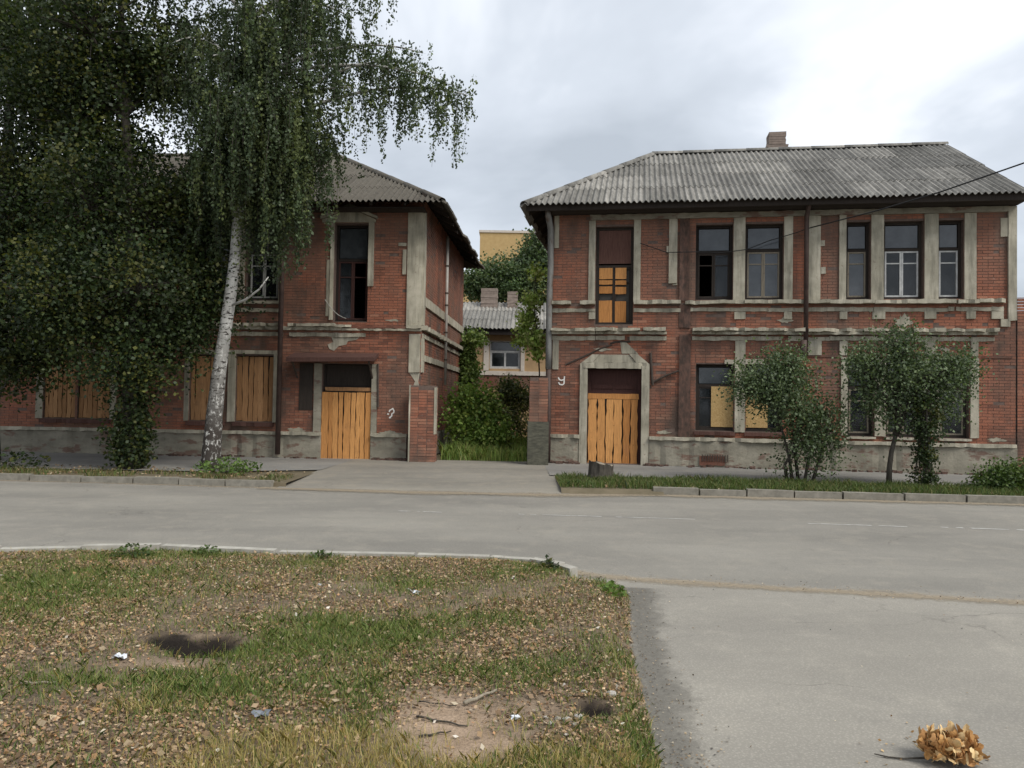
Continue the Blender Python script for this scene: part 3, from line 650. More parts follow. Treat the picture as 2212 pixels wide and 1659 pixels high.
def caps(roof, A, B, mat, r=.13, n=None, name='ridge_cap'):
    A, B = Vector(A), Vector(B); L = (B - A).length; n = n or max(2, round(L / 1.05)); d = (B - A) / n
    for i in range(n):
        a = A + d * i - d * .04; b = A + d * (i + 1); mb = MB(); side = d.normalized().cross(Vector((0, 0, 1))).normalized(); up = side.cross(d.normalized()); N = 8
        for p, e_ in ((a, .012), (b, 0)):
            for t in (0, .012):
                for k_ in range(N + 1):
                    th = math.pi * (k_ / N); mb.v.append(tuple(p + side * math.cos(th) * (r + t + e_) + up * (math.sin(th) * (r * .75 + t + e_) - .03))); mb.c.append(0)
        M = N + 1
        for k_ in range(N):
            mb.f += [(M + k_, M + k_ + 1, 3 * M + k_ + 1, 3 * M + k_), (k_ + 1, k_, 2 * M + k_, 2 * M + k_ + 1), (k_, k_ + 1, M + k_ + 1, M + k_), (2 * M + k_ + 1, 2 * M + k_, 3 * M + k_, 3 * M + k_ + 1)]
        mb.build(name, mat, roof, True)
def stroke(mb, pts, w, q, T=FR):
    for a, b in zip(pts[:-1], pts[1:]):
        d = np.array(b) - np.array(a); L = np.linalg.norm(d); t = d / L; nrm = np.array([-t[1], t[0]]) * w / 2; a2 = np.array(a) - t * w * .3; b2 = np.array(b) + t * w * .3
        mb.poly([tuple(a2 + nrm), tuple(a2 - nrm), tuple(b2 - nrm), tuple(b2 + nrm)], T, q, q + .002 + random.uniform(0, .001))

# ------------------------------------------------------------------ right-hand house
R = Facade(1188, 1000, 22, 9.2)
hR = empty('brick_house', tuple(R.P), -math.radians(R.deg), 'two storey red brick house with pale grey corrugated hip roof and chimney', 'house')
LR, DR, TOPR = 11.93, 9.4, 7.34
ru = [R.rect(*a) for a in ((1503, 485, 1583, 643), (1610, 485, 1692, 643), (1828, 475, 1880, 640), (1909, 475, 1995, 642), (2027, 475, 2081, 642))]
ru = [(a, 4.53, b, 6.58) for a, _, b, _ in ru]
rb = R.rect(1287, 487, 1368, 692); rb = (rb[0], 3.86, rb[2], 6.58)
rl = [R.rect(*a) for a in ((1503, 787, 1585, 930), (1611, 787, 1690, 930))]; rl = [(a, .98, b, 2.78) for a, _, b, _ in rl]
rl2 = [R.rect(*a) for a in ((1831, 770, 1887, 940), (1914, 770, 1993, 940), (2030, 770, 2093, 940))]; rl2 = [(a, .92, b, 2.98) for a, _, b, _ in rl2]
rd_ = R.rect(1268, 795, 1385, 1012); rd_ = (rd_[0], .02, rd_[2], 2.64)
holesR = ru + [rb] + rl + rl2 + [rd_]
SIDE0 = lambda u, q, z: (-q, u, z)                          # left flank: u runs back, proud to -x
w_ = MB(); shell(w_, 0, 0, LR, TOPR, holesR, FR, .5)
shell(w_, .5, 0, DR, TOPR, [], SIDE0, .5); w_.quad((0, 0, 0), (0, .5, 0), (0, .5, TOPR), (0, 0, TOPR))
w_.quad((LR, 0, 0), (LR, DR, 0), (LR, DR, TOPR), (LR, 0, TOPR)); w_.quad((0, DR, 0), (LR, DR, 0), (LR, DR, TOPR), (0, DR, TOPR))
w_.f.append((len(w_.v), len(w_.v) + 1, len(w_.v) + 2)); w_.v += [(LR, -.0, TOPR), (LR, DR, TOPR), (LR, 4.7, 9.9)]; w_.c += [.5] * 3
wallR = w_.build('wall', 'mortar', hR)
inr = MB(); inr.box(.55, .56, 3.5, LR - .05, DR - .05, 3.7); inr.box(.55, 5.2, .02, LR - .05, 5.3, 3.49); inr.box(.55, 5.2, 3.71, LR - .05, 5.3, TOPR); inr.box(.55, .56, TOPR - .1, LR - .05, DR - .05, TOPR - .02)
for u in (3.2, 7.0): inr.box(u, .56, .02, u + .1, 5.19, 3.49); inr.box(u, .56, 3.71, u + .1, 5.19, TOPR - .12)
inr.build('inner_floor', 'interior', hR)
lay_bricks(wallR, .0, .78, LR, TOPR, holesR, FR, lambda u, z: u < 4.2 and .9 < z < 3.5, 300)
lay_bricks(wallR, 0.0, 0.0, DR, TOPR, [], SIDE0)
def trimR(name, rects, d, mat='plaster', jit=.007, d0=0.0):
    for a in rects:
        m = MB(); u0, z0, u1, z1 = a if len(a) == 4 and max(a) < 20 else R.rect(*a); m.rough(u0, z0, u1, z1, d0, d, jit=jit); m.build(name, mat, hR)
def broken(a, z0, b, z1, gap=.25):
    """cut a long moulding into uneven surviving lengths"""
    out = []; u = a
    while u < b - .05:
        L = random.uniform(.5, 1.7); e_ = min(b, u + L); dz_ = random.uniform(-.012, .012); out.append((u, z0 + dz_, e_, z1 + dz_ + random.uniform(-.01, .008)))
        u = e_ + (random.uniform(.06, .28) if random.random() < gap else .004)
    return out
def many(rects, gap=.25): return [q for r_ in rects for q in broken(r_[0], r_[1], r_[2], r_[3], gap)]
def patches(house, T, L):
    for u, z, w, h in L:
        n = 21; m = MB(); m.poly([(u + w * .5 * math.cos(6.283 * i / n) * random.uniform(.45, 1.2), z + h * .5 * math.sin(6.283 * i / n) * random.uniform(.45, 1.2)) for i in range(n)], T, 0, random.uniform(.013, .022)); m.build('plaster_remnant', 'plaster', house)
def rubble(house, a, b, n, T):
    m = MB()
    for _ in range(n):
        u = random.uniform(a, b); q = .1 + abs(random.gauss(0, .12)); s_ = random.uniform(.02, .07); x, y, z = T(u, q, s_ * .3); m.cur = random.random(); m.box(x - s_, y - s_ * .7, z - s_ * .5, x + s_, y + s_ * .7, z + s_ * .5, s_ * .3)
    tag(m.build('brick_rubble', 'sooty_brick', house, col=True), kind='stuff')
def RU(x, y=700): return R.pt(x, y)[0]
ZS = 4.42
# pilaster strips beside and between the upper windows
trimR('window_strip', [(RU(1272, 560), ZS + .05, RU(1286, 560), 6.75), (RU(1369, 560), ZS + .05, RU(1384, 560), 6.75), (RU(1584, 560), 4.5, RU(1609, 560), 6.75), (RU(1693, 560), 4.5, RU(1712, 560), 6.75),
                       (RU(1812, 560), 4.5, RU(1827, 560), 6.75), (RU(1881, 560), 4.5, RU(1908, 560), 6.75), (RU(1996, 560), 4.5, RU(2026, 560), 6.75), (RU(2082, 560), 4.5, RU(2108, 560), 6.75)], .055)
trimR('pilaster', [(RU(1445, 530), 4.98, RU(1463, 530), 6.752), (RU(1742, 560), 4.5, RU(1772, 560), 6.752), (RU(2176, 560), 3.95, LR - .004, 6.9)], .07)
trimR('quoin', [(RU(1440, 530), 5.82, RU(1444.6, 530), 6.0), (RU(1773, 590), 5.2, RU(1783, 590), 5.38), (RU(1773, 500), 5.95, RU(1781, 500), 6.1), (RU(2161, 500), 6.12, RU(2175.6, 500), 6.6), (RU(1453, 600), 4.93, RU(1463, 600), 4.975)], .05)
trimR('frieze', [(RU(1275, 465), 6.755, RU(1740, 465), 6.9), (RU(1741, 465), 6.755, RU(2175, 465), 6.9)], .09, 'plinth')  # eave shade put into the frieze colour by the darker plinth material
trimR('corner_strip', [(.03, 6.0, .16, 6.9), (.03, 2.6, RU(1207, 760), 3.46)], .04)
trimR('brick_pilaster', [(RU(1466, 850), .8, RU(1491, 850), 3.57), (RU(1466, 680), 3.76, RU(1491, 680), 4.38), (RU(1468, 560), 4.5, RU(1489, 560), 6.9)], .06, 'sooty_brick', .012)
# sill ledge, its lower band and the small brackets
sl = [(0.0, RU(1286, 655)), (RU(1369, 655), RU(1470, 655)), (RU(1480, 655), RU(1735, 655)), (RU(1742, 655), RU(1885, 655)), (RU(1886, 655), RU(2060, 655)), (RU(2064, 655), RU(2168, 655))]
trimR('sill_ledge', many([(a, ZS - .02, b, ZS + .075) for a, b in sl], .2), .2, jit=.012)
trimR('sill_band', many([(a, ZS - .22, b, ZS - .12) for a, b in sl], .4), .05, jit=.012)
trimR('bracket', [(RU(x0, 680), ZS - .42, RU(x1, 680), ZS - .225) for x0, x1 in ((1272, 1286), (1586, 1610), (1693, 1710), (1813, 1829), (1884, 1911), (1996, 2021), (2086, 2106), (2140, 2166))], .06)
trimR('corner_strip', [(RU(2160, 690), ZS - .62, RU(2180, 690), ZS - .425)], .07)
# string course over the ground floor, broken between the bays
co = [(0, RU(1286, 710)), (RU(1287.5, 710), RU(1440, 710)), (RU(1495, 710), RU(1735, 710)), (RU(1742, 710), RU(1952, 710)), (RU(1954, 710), RU(2150, 710))]
trimR('cornice', many([(a, 3.66, b, 3.74) for a, b in co], .3), .3, jit=.016)
trimR('cornice', [(a, 3.58, b, 3.655) for a, b in co], .16, jit=.012)
trimR('cornice_band', many([(a, 3.42, b, 3.53) for a, b in co], .4), .05, jit=.014)
patches(hR, FR, [(RU(1952, 695), 3.95, .45, .36), (RU(1700, 685), 3.98, .5, .18), (RU(1300, 780), 3.16, .5, .1), (RU(2040, 750), 3.2, .35, .14), (RU(1430, 970), .9, .5, .12), (RU(2150, 900), .9, .5, .12)])
rubble(hR, .05, RU(1250, 990), 45, FR); rubble(hR, RU(1388, 990), RU(1440, 990), 40, FR); rubble(hR, 3.6, 12, 70, FR)
trimR('string_course', [(RU(1742, 770), 2.99, LR - .1, 3.04)], .03, 'brick')
trimR('panel_strip', [(RU(a, 755), 3.04 if a > 1600 else 2.8, RU(b, 755), 3.415) for a, b in ((1742, 1774), (1813, 1830), (1996, 2019), (2096, 2112))], .05)
trimR('window_strip', [(RU(1587, 850), .95, RU(1609, 850), 3.415), (RU(1816, 850), .93, RU(1830, 850), 2.985), (RU(1889, 850), .93, RU(1912, 850), 2.985), (RU(1995, 850), .93, RU(2028, 850), 2.985), (RU(2095, 850), .93, RU(2113, 850), 2.985)], .055)
trimR('lintel', [(RU(1565, 777), 2.79, RU(1586, 777), 2.9), (RU(1610, 777), 2.79, RU(1650, 777), 2.92)], .05)
trimR('window_sill', [(a - .04, .86, b + .04, .955) for a, _, b, _ in rl], .1, 'lintel_wood'); trimR('window_sill', [(a - .04, .85, b + .04, .905) for a, _, b, _ in rl2], .1)
# plinth and its worn coping
for a, b in ((0, RU(1252, 980)), (RU(1402, 980), LR)):
    m = MB(); m.rough(a, 0, b, .70, 0, .09, .15, .016); m.build('plinth', 'plinth', hR)
    m = MB(); m.rough(a, .70, b, .79, 0, .15, .15, .014); m.build('plinth_coping', 'plaster', hR)
m = MB(); m.rough(RU(1510, 990), .05, RU(1565, 990), .3, .09, .11, .1, .01); m.build('brick_patch', 'brick', hR)
m = MB()
for i in range(11): u = RU(1516, 985) + i * .065; m.box(u, -.13, .16, u + .025, -.11, .34)
m.build('vent_grate', 'iron', hR)
# entrance: plaster surround, dark transom boards, plank door
du0, _, du1, dz = rd_
m = MB(); m.rough(RU(1252, 900), .0, du0, 2.72, 0, .07, .1, .008); m.build('door_surround', 'plaster', hR)
m = MB(); m.rough(du1, .0, RU(1402, 900), 2.72, 0, .07, .1, .008); m.build('door_surround', 'plaster', hR)
m = MB(); m.rough(du0 - .12, dz, du1 + .12, dz + .16, 0, .085, .1, .008); m.build('door_lintel', 'plaster', hR)
m = MB(); zt = dz + .16
m.poly([(du0 - .21, 2.722), (du0 - .125, 2.722), (du0 - .125, zt), (du0 + .15, zt + .005), (du0 + .32, zt + .22), (du0 + .12, zt + .22), (du0 - .21, zt - .04)], FR, 0, .06)
m.poly([(du1 + .125, 2.722), (du1 + .21, 2.722), (du1 + .21, zt - .04), (du1 - .12, zt + .24), (du1 - .35, zt + .24), (du1 - .15, zt + .005), (du1 + .125, zt)], FR, 0, .06)
m.poly([(du0 + .155, zt + .005), (du1 - .155, zt + .005), (du1 - .355, zt + .22), (du0 + .325, zt + .22)], FR, 0, .035); m.build('door_pediment', 'plaster', hR)
m = MB(); m.poly([(du1 - .55, zt + .25), (du1 - .1, zt + .25), (du1 - .45, zt + .58), (du1 - .6, zt + .60)], FR, 0, .022); m.build('plaster_remnant', 'plaster', hR)
dR = empty('door', ((du0 + du1) / 2, .2, 0), 0); dR.parent = hR
hw = (du1 - du0) / 2
m = MB(); m.box(-hw + .005, 0, .02, -hw + .07, .1, 2.63); m.box(hw - .10, 0, .02, hw - .005, .1, 2.63); m.box(-hw + .07, .002, 1.92, hw - .10, .098, 2.0); m.build('frame', 'red_wood', dR)
m = MB(); m.box(-hw + .07, .05, 2.0, hw - .1, .07, 2.62); m.box(-hw + .12, .03, 2.08, -.06, .049, 2.2); m.box(.02, .03, 2.08, hw - .16, .049, 2.2); m.build('transom', 'red_wood', dR)
m = MB(); m.box(-hw + .07, .08, .02, hw - .1, .09, 1.92); m.build('door_leaf', 'interior', dR)
board_up(dR, -hw + .015, -.02, hw - .09, 1.79, .05, 'plank', 6, .03, wav=.018)
o = plank_mesh(.15, 2 * hw - .08, wav=.006).build('plank', 'plank', dR); o.location = (-hw + .01, -.06, 1.87); o.rotation_euler = (0, math.pi / 2, 0)
# marks of a lost porch roof and its iron stays
m = MB(); pts = [R.pt(*p) for p in ((1405, 762), (1407, 790), (1410, 832))]; m.tube([(u, -.05, z) for u, z in pts], .035, 6)
pts = [R.pt(*p) for p in ((1410, 826), (1437, 812), (1466, 801))]; m.tube([(u, -.05 - .02 * i, z) for i, (u, z) in enumerate(pts)], .028, 6); m.build('porch_stay', 'iron', hR)
m = MB()
for p in (((1222, 788), (1268, 768), (1300, 752), (1322, 745)), ((1318, 742), (1330, 738), (1362, 738))):
    pts = [R.pt(*q) for q in p]; m.tube([(u, -.012, z) for u, z in pts], .03, 5, wob=.4)
m.build('porch_scar', 'iron', hR)
# boarded balcony door over the entrance
w = window(hR, *rb, transom=.60, mull=1, inner='dark_wood', panes='glass', missing=(0, 1, 2), q=-.14)
W2 = (rb[2] - rb[0]) / 2
for x0, x1, a, b in ((-W2 + .09, -.06, 1.28, 1.60), (.02, W2 - .19, 1.28, 1.62), (-W2 + .09, -.06, .88, 1.08), (.02, W2 - .19, .86, 1.06), (-W2 + .09, -.06, .06, .68), (.02, W2 - .19, .06, .66), (-W2 + .09, -.06, 1.13, 1.25), (.02, W2 - .19, 1.12, 1.24)):
    o = plank_mesh(b - a, x1 - x0, .02, .005, .01).build('plank', 'plank', w); o.location = (x0, .03, (a + b) / 2); o.rotation_euler = (0, math.pi / 2 + random.uniform(-.01, .01), 0)
m = MB(); m.box(-W2 + .07, .07, .06, W2 - .07, .085, 1.62); m.build('door_leaf', 'interior', w); m = MB(); m.box(-W2 + .075, .01, 1.71, W2 - .075, .03, 2.64); m.build('transom_board', 'lintel_wood', w)
# upper windows
w = window(hR, *ru[0], transom=.645, mull=1, inner='dark_wood', missing=(0,)); m = MB(); m.box(.02, .085, .08, .42, .095, 1.28); m.build('curtain', 'curtain', w)
m = MB(); m.box(-.56, -.03, .04, -.50, .0, 1.25); m.build('shutter_edge', 'white_paint', w)
w = window(hR, *ru[1], transom=.66, mull=1, inner='grey_wood', panes='dusty_glass'); m = MB(); m.box(.06, .085, .08, .46, .095, .72); m.build('curtain', 'white_paint', w)
window(hR, *ru[2], transom=.645, mull=0, inner='grey_wood', panes='dusty_glass'); window(hR, *ru[3], transom=.645, mull=1, panes='glass'); window(hR, *ru[4], transom=.645, mull=0, panes='glass')
# ground-floor windows, partly boarded
w = window(hR, *rl[0], transom=.68, mull=1, inner='dark_wood', missing=(1,)); m = MB(); m.box(-.08, -.012, .1, .50, .0, 1.20); m.build('chipboard_panel', 'osb', w)
w = window(hR, *rl[1], transom=.68, mull=1, inner='dark_wood', missing=(0,)); m = MB(); m.box(-.45, -.012, .1, .12, .0, .95); m.build('chipboard_panel', 'osb', w)
for r_ in rl2: window(hR, *r_, transom=.62, mull=1 if r_[2] - r_[0] > .8 else 0, inner='grey_wood')
# roof
EZR, RZR, SLR = 7.08, 10.02, (10.02 - 7.08) / 5.35
roofR = empty('roof', (0, 0, 0)); roofR.parent = hR
hipf = 3.55 / 5.35
limf = lambda u: 5.35 if u > 3.55 else max(0, u / hipf)
roof_plane(roofR, (-.75, -.65, 0), (1, 0, 0), (0, 1, 0), LR + .75 + .03, EZR, SLR, 5.35, limf, 'slate', 4)
SLH = (RZR - EZR) / 3.55
limh = lambda u: max(0, min(u, 10.7 - u)) * hipf
roof_plane(roofR, (-.75, -.65, 0), (0, 1, 0), (1, 0, 0), 10.7, EZR, SLH, 3.55, limh, 'slate', 3)
roof_plane(roofR, (LR + .03, 10.05, 0), (-1, 0, 0), (0, -1, 0), LR + .78, EZR, SLR, 5.35, lambda u: 5.35 if u < LR + .78 - 3.55 else max(0, (LR + .78 - u) / hipf), 'slate', 4)
dk = MB(); A = (-.7, -.6, EZR - .01); B = (LR + .02, -.6, EZR - .01); C_ = (LR + .02, 4.7, RZR - .05); D_ = (2.8, 4.7, RZR - .05); E_ = (-.7, 10, EZR - .01); F_ = (LR + .02, 10, EZR - .01)
dk.quad(A, B, C_, D_); dk.quad(E_, D_, C_, F_); i = len(dk.v); dk.v += [A, D_, E_]; dk.c += [0] * 3; dk.f.append((i, i + 1, i + 2)); dk.build('roof_deck', 'dark_wood', roofR)
for i in range(15):
    u = .1 + i * .83; m = MB(); m.poly([(-.62, EZR - .11), (-.62, EZR - .02), (.0, EZR + .32), (.0, EZR + .2)], lambda a, q, z: (u + q, a, z), 0, .07); m.build('rafter', 'dark_wood', roofR)
for i in range(5):
    m = MB(); m.box(-.02, -.61 + i * .12, 6.915, LR + .01, -.61 + i * .12 + .112, 6.935); m.build('soffit_board', 'dark_wood', roofR)
m = MB(); m.box(-.70, -.64, EZR - .17, LR + .01, -.615, EZR + .01); m.build('fascia', 'dark_wood', roofR)
for i in range(10):
    v_ = .1 + i * 1.0; m = MB(); m.poly([(-.72, EZR - .11), (-.72, EZR - .02), (.0, EZR + .5), (.0, EZR + .3)], lambda a, q, z: (a, v_ + q, z), 0, .07); m.build('rafter', 'dark_wood', roofR)
caps(roofR, (2.8, 4.7, RZR + .04), (LR + .03, 4.7, RZR + .04), 'slate'); caps(roofR, (-.74, -.64, EZR + .04), (2.8, 4.7, RZR + .05), 'slate', .12)
# chimney
cu = 6.9; chm = empty('chimney', (cu, 5.6, 0)); chm.parent = roofR
m = MB()
for i in range(18):
    z = 9.35 + i * .085; s_ = .30 if i < 12 else (.35 if i == 12 else .27); m.cur = random.random(); m.box(-s_ + random.uniform(-.015, .015), -.3, z, s_ + random.uniform(-.015, .015), .3, z + .078, .01)
m.build('chimney_stack', 'chimney_brick', chm, col=True)
# downpipes
m = MB(); px = RU(1738, 600); m.tube([(px, -.52, 7.02), (px, -.5, 6.92), (px, -.24, 6.72), (px, -.22, 6.4), (px, -.22, 3.0)], .06, 8); m.build('downpipe', 'pipe_brown', hR, True)
m = MB(); m.tube([(px - .05, -.22, 3.42), (px - .06, -.22, 2.9)], .085, 8, wob=.08); m.build('downpipe_shoe', 'pipe_brown', hR, True)
m = MB(); m.tube([(-.12, -.45, 7.0), (-.1, -.4, 6.8), (-.06, -.14, 6.5), (-.05, -.13, 5.4), (-.075, -.14, 4.4), (-.07, -.14, 3.2), (-.07, -.13, 2.6)], .085, 8); m.build('downpipe', 'pipe', hR, True)
m = MB(); m.tube([(-.07, -.13, 2.595), (-.05, -.12, 1.2), (-.05, -.12, .02)], .075, 8); m.build('downpipe', 'pipe_brown', hR, True)
# chalk scrawl beside the door
m = MB(); gp = lambda L: [R.pt(2040 / 1.736 + a * 200 / 2212 / 1.736, 1360 / 1.736 + b * 150 / 1659 / 1.736) for a, b in L]
stroke(m, gp([(600, 620), (640, 700), (730, 735), (830, 700)]), .035, .016); stroke(m, gp([(850, 580), (840, 700), (835, 860), (770, 920), (660, 900), (610, 830)]), .035, .0165)
m.build('chalk_scrawl', 'chalk', hR)
# loose cable along the wall
m = MB(); pts = [R.pt(*p) for p in ((1383, 528), (1440, 548), (1500, 547), (1560, 548), (1612, 541), (1660, 522), (1715, 506), (1742, 497))]
m.tube([(u, -.16 - .03 * math.sin(i), z) for i, (u, z) in enumerate(pts)], .012, 5); m.build('cable', 'wire', hR)

# ------------------------------------------------------------------ left-hand house
Lf = Facade(905, 990, 22, 3.5)
hL = empty('brick_house', tuple(Lf.P), -math.radians(Lf.deg), 'two storey red brick house behind the birch with dark roof and boarded windows', 'house')
LL, DL, TOPL = 13.0, 9.2, 7.34
lu0 = Lf.rect(722, 480, 795, 692); lu0 = (lu0[0], 3.86, lu0[2], 6.62)
lup = [Lf.rect(*a) for a in ((532, 490, 602, 645), (428, 490, 500, 645), (180, 490, 250, 645), (95, 490, 165, 645))]; lup = [(a, 4.45, b, 6.58) for a, _, b, _ in lup]
llo = [Lf.rect(*a) for a in ((510, 772, 590, 915), (410, 772, 484, 915), (168, 775, 238, 908), (95, 775, 163, 908))]; llo = [(a, 1.0, b, 2.86) for a, _, b, _ in llo]
ld_ = Lf.rect(695, 787, 801, 997); ld_ = (ld_[0], .02, ld_[2], 2.66)
ln = Lf.rect(655, 787, 688, 890); ln = (ln[0], 1.35, ln[2], 2.62)
holesL = [lu0] + lup + llo + [ld_]
T0 = lambda u, q, z: (u, -q, z); SIDE = lambda u, q, z: (q, u, z)
w_ = MB(); shell(w_, -LL, 0, 0, TOPL, holesL, T0, .5); shell(w_, .0, 0, DL, TOPL, [], SIDE, .5)
w_.quad((-LL, 0, 0), (-LL, DL, 0), (-LL, DL, TOPL), (-LL, 0, TOPL)); w_.quad((-LL, DL, 0), (0, DL, 0), (0, DL, TOPL), (-LL, DL, TOPL))
i = len(w_.v); w_.v += [(-LL, 0, TOPL), (-LL, DL, TOPL), (-LL, 4.6, 9.9)]; w_.c += [.5] * 3; w_.f.append((i, i + 1, i + 2))
wallL = w_.build('wall', 'mortar', hL)
inr = MB(); inr.box(-LL + .05, .56, 3.5, -.55, DL - .05, 3.7); inr.box(-LL + .05, 5.2, .02, -.55, 5.3, 3.49); inr.box(-LL + .05, 5.2, 3.71, -.55, 5.3, TOPL); inr.box(-LL + .05, .56, TOPL - .1, -.55, DL - .05, TOPL - .02)
for u in (-3.6, -8.4): inr.box(u, .56, .02, u + .1, 5.19, 3.49); inr.box(u, .56, 3.71, u + .1, 5.19, TOPL - .12)
inr.build('inner_floor', 'interior', hL)
lay_bricks(wallL, -LL, .72, 0, TOPL, holesL, T0, lambda u, z: u > -4.2 and .85 < z < 3.5, 300)
lay_bricks(wallL, .02, .0, DL, TOPL, [], SIDE)
def LU(x, y=700): return Lf.pt(x, y)[0]
def trimL(name, rects, d, mat='plaster', jit=.008, T=T0):
    for a in rects: m = MB(); m.rough(*a, 0, d, jit=jit, T=T); m.build(name, mat, hL)
trimL('corner_pilaster', [(LU(880, 600), 3.76, -.0, 7.0), (LU(884, 760), 2.45, -.02, 3.52)], .06)
m = MB(); m.poly([(-.32, 2.44), (-.02, 2.44), (-.06, 2.2), (-.02, 2.0), (-.12, 1.92), (-.2, 2.06), (-.15, 2.2)], T0, 0, .02); m.build('plaster_remnant', 'plaster', hL)
trimL('quoin', [(LU(871, 530), 5.2, LU(879, 530), 5.9), (LU(862, 500), 6.0, LU(879, 500), 6.08)], .05)
trimL('window_strip', [(LU(706, 580), 4.0, LU(713, 580), 5.6), (LU(714, 580), 3.9, LU(721.5, 580), 6.66), (LU(796, 560), 4.85, LU(808, 560), 6.66)], .055)
trimL('window_strip', [(LU(493, 840), .98, LU(509, 840), 2.9), (LU(398, 840), .98, LU(409, 840), 2.9), (LU(591, 840), .98, LU(600, 840), 2.9), (LU(240, 840), .98, LU(252, 840), 2.9), (LU(80, 840), .98, LU(94, 840), 2.9),
                       (LU(504, 580), 4.4, LU(530, 580), 6.66), (LU(604, 580), 4.4, LU(612, 580), 6.66), (LU(253, 580), 4.4, LU(268, 580), 6.66)], .05)
trimL('lintel', [(LU(493, 767), 2.905, LU(600, 767), 3.01), (LU(395, 767), 2.905, LU(486, 767), 3.01), (LU(80, 767), 2.905, LU(252, 767), 3.01)], .05)
m = MB(); c0, c1 = LU(705, 470), LU(809, 470); cm = (c0 + c1) / 2
m.poly([(c0 - .1, 6.66), (c1 + .05, 6.66), (c1 + .05, 6.74), (cm, 7.06), (c0 - .1, 6.74)], T0, 0, .05); m.poly([(c0 - .14, 6.75), (c0 - .14, 6.82), (cm, 7.18), (c1 + .1, 6.82), (c1 + .1, 6.75), (cm, 7.07)], T0, 0, .12); m.build('window_pediment', 'plaster', hL)
trimL('cornice', [(-LL, 3.70, LU(612, 705), 3.78), (LU(626, 705), 3.70, LU(726, 705), 3.78), (LU(728, 705), 3.69, LU(760, 705), 3.75), (LU(880, 705), 3.67, .0, 3.755)], .18, jit=.013)
trimL('cornice', [(-LL, 3.60, LU(740, 705), 3.695), (LU(741, 705), 3.60, .0, 3.66)], .10, jit=.014)
trimL('cornice_band', [(-LL, 3.42, LU(612, 725), 3.53), (LU(626, 725), 3.42, LU(790, 725), 3.53)], .05, jit=.014)
trimL('rough_brick_band', [(LU(760, 702), 3.665, LU(879, 702), 3.73)], .06, 'brick', .02)
m = MB(); m.poly([(LU(712, 740), 3.08), (LU(722, 740), 3.02), (LU(732, 740), 3.16), (LU(748, 740), 3.2), (LU(752, 740), 3.3), (LU(770, 740), 3.34), (LU(776, 740), 3.41), (LU(716, 740), 3.41), (LU(720, 740), 3.27), (LU(708, 740), 3.2)], T0, 0, .02); m.build('plaster_remnant', 'plaster', hL)
patches(hL, T0, [(LU(840, 960), .74, .7, .14), (LU(640, 930), .78, .5, .16), (LU(850, 700), 3.9, .5, .08)])
rubble(hL, LU(806, 990), -.2, 70, T0); rubble(hL, -8, LU(690, 990), 50, T0)
trimL('sill_band', [(-LL, 4.33, LU(612, 655), 4.41)], .1); trimL('sill_band', [(-LL, 4.1, LU(612, 665), 4.2)], .05)
for a, b in ((-LL, LU(694, 960)), (LU(802, 960), -.35)):
    m = MB(); m.rough(a, 0, b, .64, 0, .09, .15, .016); m.build('plinth', 'plinth', hL); m = MB(); m.rough(a, .64, b, .73, 0, .15, .15, .014); m.build('plinth_coping', 'plaster', hL)
# side wall bands
trimL('side_band', [(.05, 4.34, DL, 4.60)], .06, T=SIDE); trimL('side_cornice', [(.0, 3.64, DL, 3.76)], .16, T=SIDE, jit=.014); trimL('side_band', [(.05, 3.42, DL, 3.54)], .05, T=SIDE)
trimL('side_band', [(.05, 2.78, DL, 2.95)], .06, T=SIDE); trimL('corner_pilaster', [(-.0, 3.77, .28, 7.0), (.0, 2.45, .26, 3.41)], .05, T=SIDE)
trimL('side_plinth', [(.1, 0, DL, .7)], .08, 'plinth', T=SIDE)
m = MB(); m.tube([(.12, 3.9, 7.1), (.12, 3.9, 2.2)], .05, 7); m.build('downpipe', 'pipe_pale', hL, True)
m = MB()
for z in (6.1, 5.2, 4.8, 3.9, 3.0): m.tube([(.12, 3.9, z), (.12, 3.9, z + .05)], .062, 7)
m.build('pipe_clamp', 'iron', hL)
# entrance
dL = empty('door', ((ld_[0] + ld_[2]) / 2, .16, 0)); dL.parent = hL; hw = (ld_[2] - ld_[0]) / 2
m = MB(); m.box(-hw + .005, 0, .02, -hw + .06, .1, 2.65); m.box(hw - .06, 0, .02, hw - .005, .1, 2.65); m.box(-hw + .06, .002, 1.98, hw - .06, .098, 2.06); m.build('frame', 'dark_wood', dL)
m = MB(); m.box(-hw + .06, .05, 2.06, hw - .06, .07, 2.64); m.build('transom', 'dark_wood', dL); m = MB(); m.box(-hw + .06, .08, .02, hw - .06, .09, 1.98); m.build('door_leaf', 'interior', dL)
board_up(dL, -hw - .02, -.03, hw + .01, 1.86, .16, 'plank', 9, .02, wav=.012)
for zz_ in (1.9,): o = plank_mesh(.1, 2 * hw - .1, wav=.006).build('plank', 'plank_old', dL); o.location = (-hw + .08, -.14, zz_ + .05); o.rotation_euler = (0, math.pi / 2, 0)
m = MB(); m.rough(LU(678, 900), .0, LU(694, 900), 2.66, 0, .06, .1, .01); m.build('door_surround', 'plinth', hL); m = MB(); m.rough(LU(802, 900), .0, LU(814, 900), 2.66, 0, .06, .1, .01); m.build('door_surround', 'plinth', hL)
m = MB(); ca, cb_ = LU(636, 778), LU(818, 778); i = len(m.v)
m.v += [(ca, 0, 2.86), (cb_, 0, 2.88), (cb_ + .02, -.62, 2.72), (ca - .03, -.62, 2.67), (ca, 0, 2.96), (cb_, 0, 2.97), (cb_ + .02, -.62, 2.82), (ca - .03, -.62, 2.79)]; m.c += [0] * 8
m.f += [(3, 2, 1, 0), (4, 5, 6, 7), (0, 1, 5, 4), (1, 2, 6, 5), (2, 3, 7, 6), (3, 0, 4, 7)]; m.build('porch_canopy', 'lintel_wood', hL)
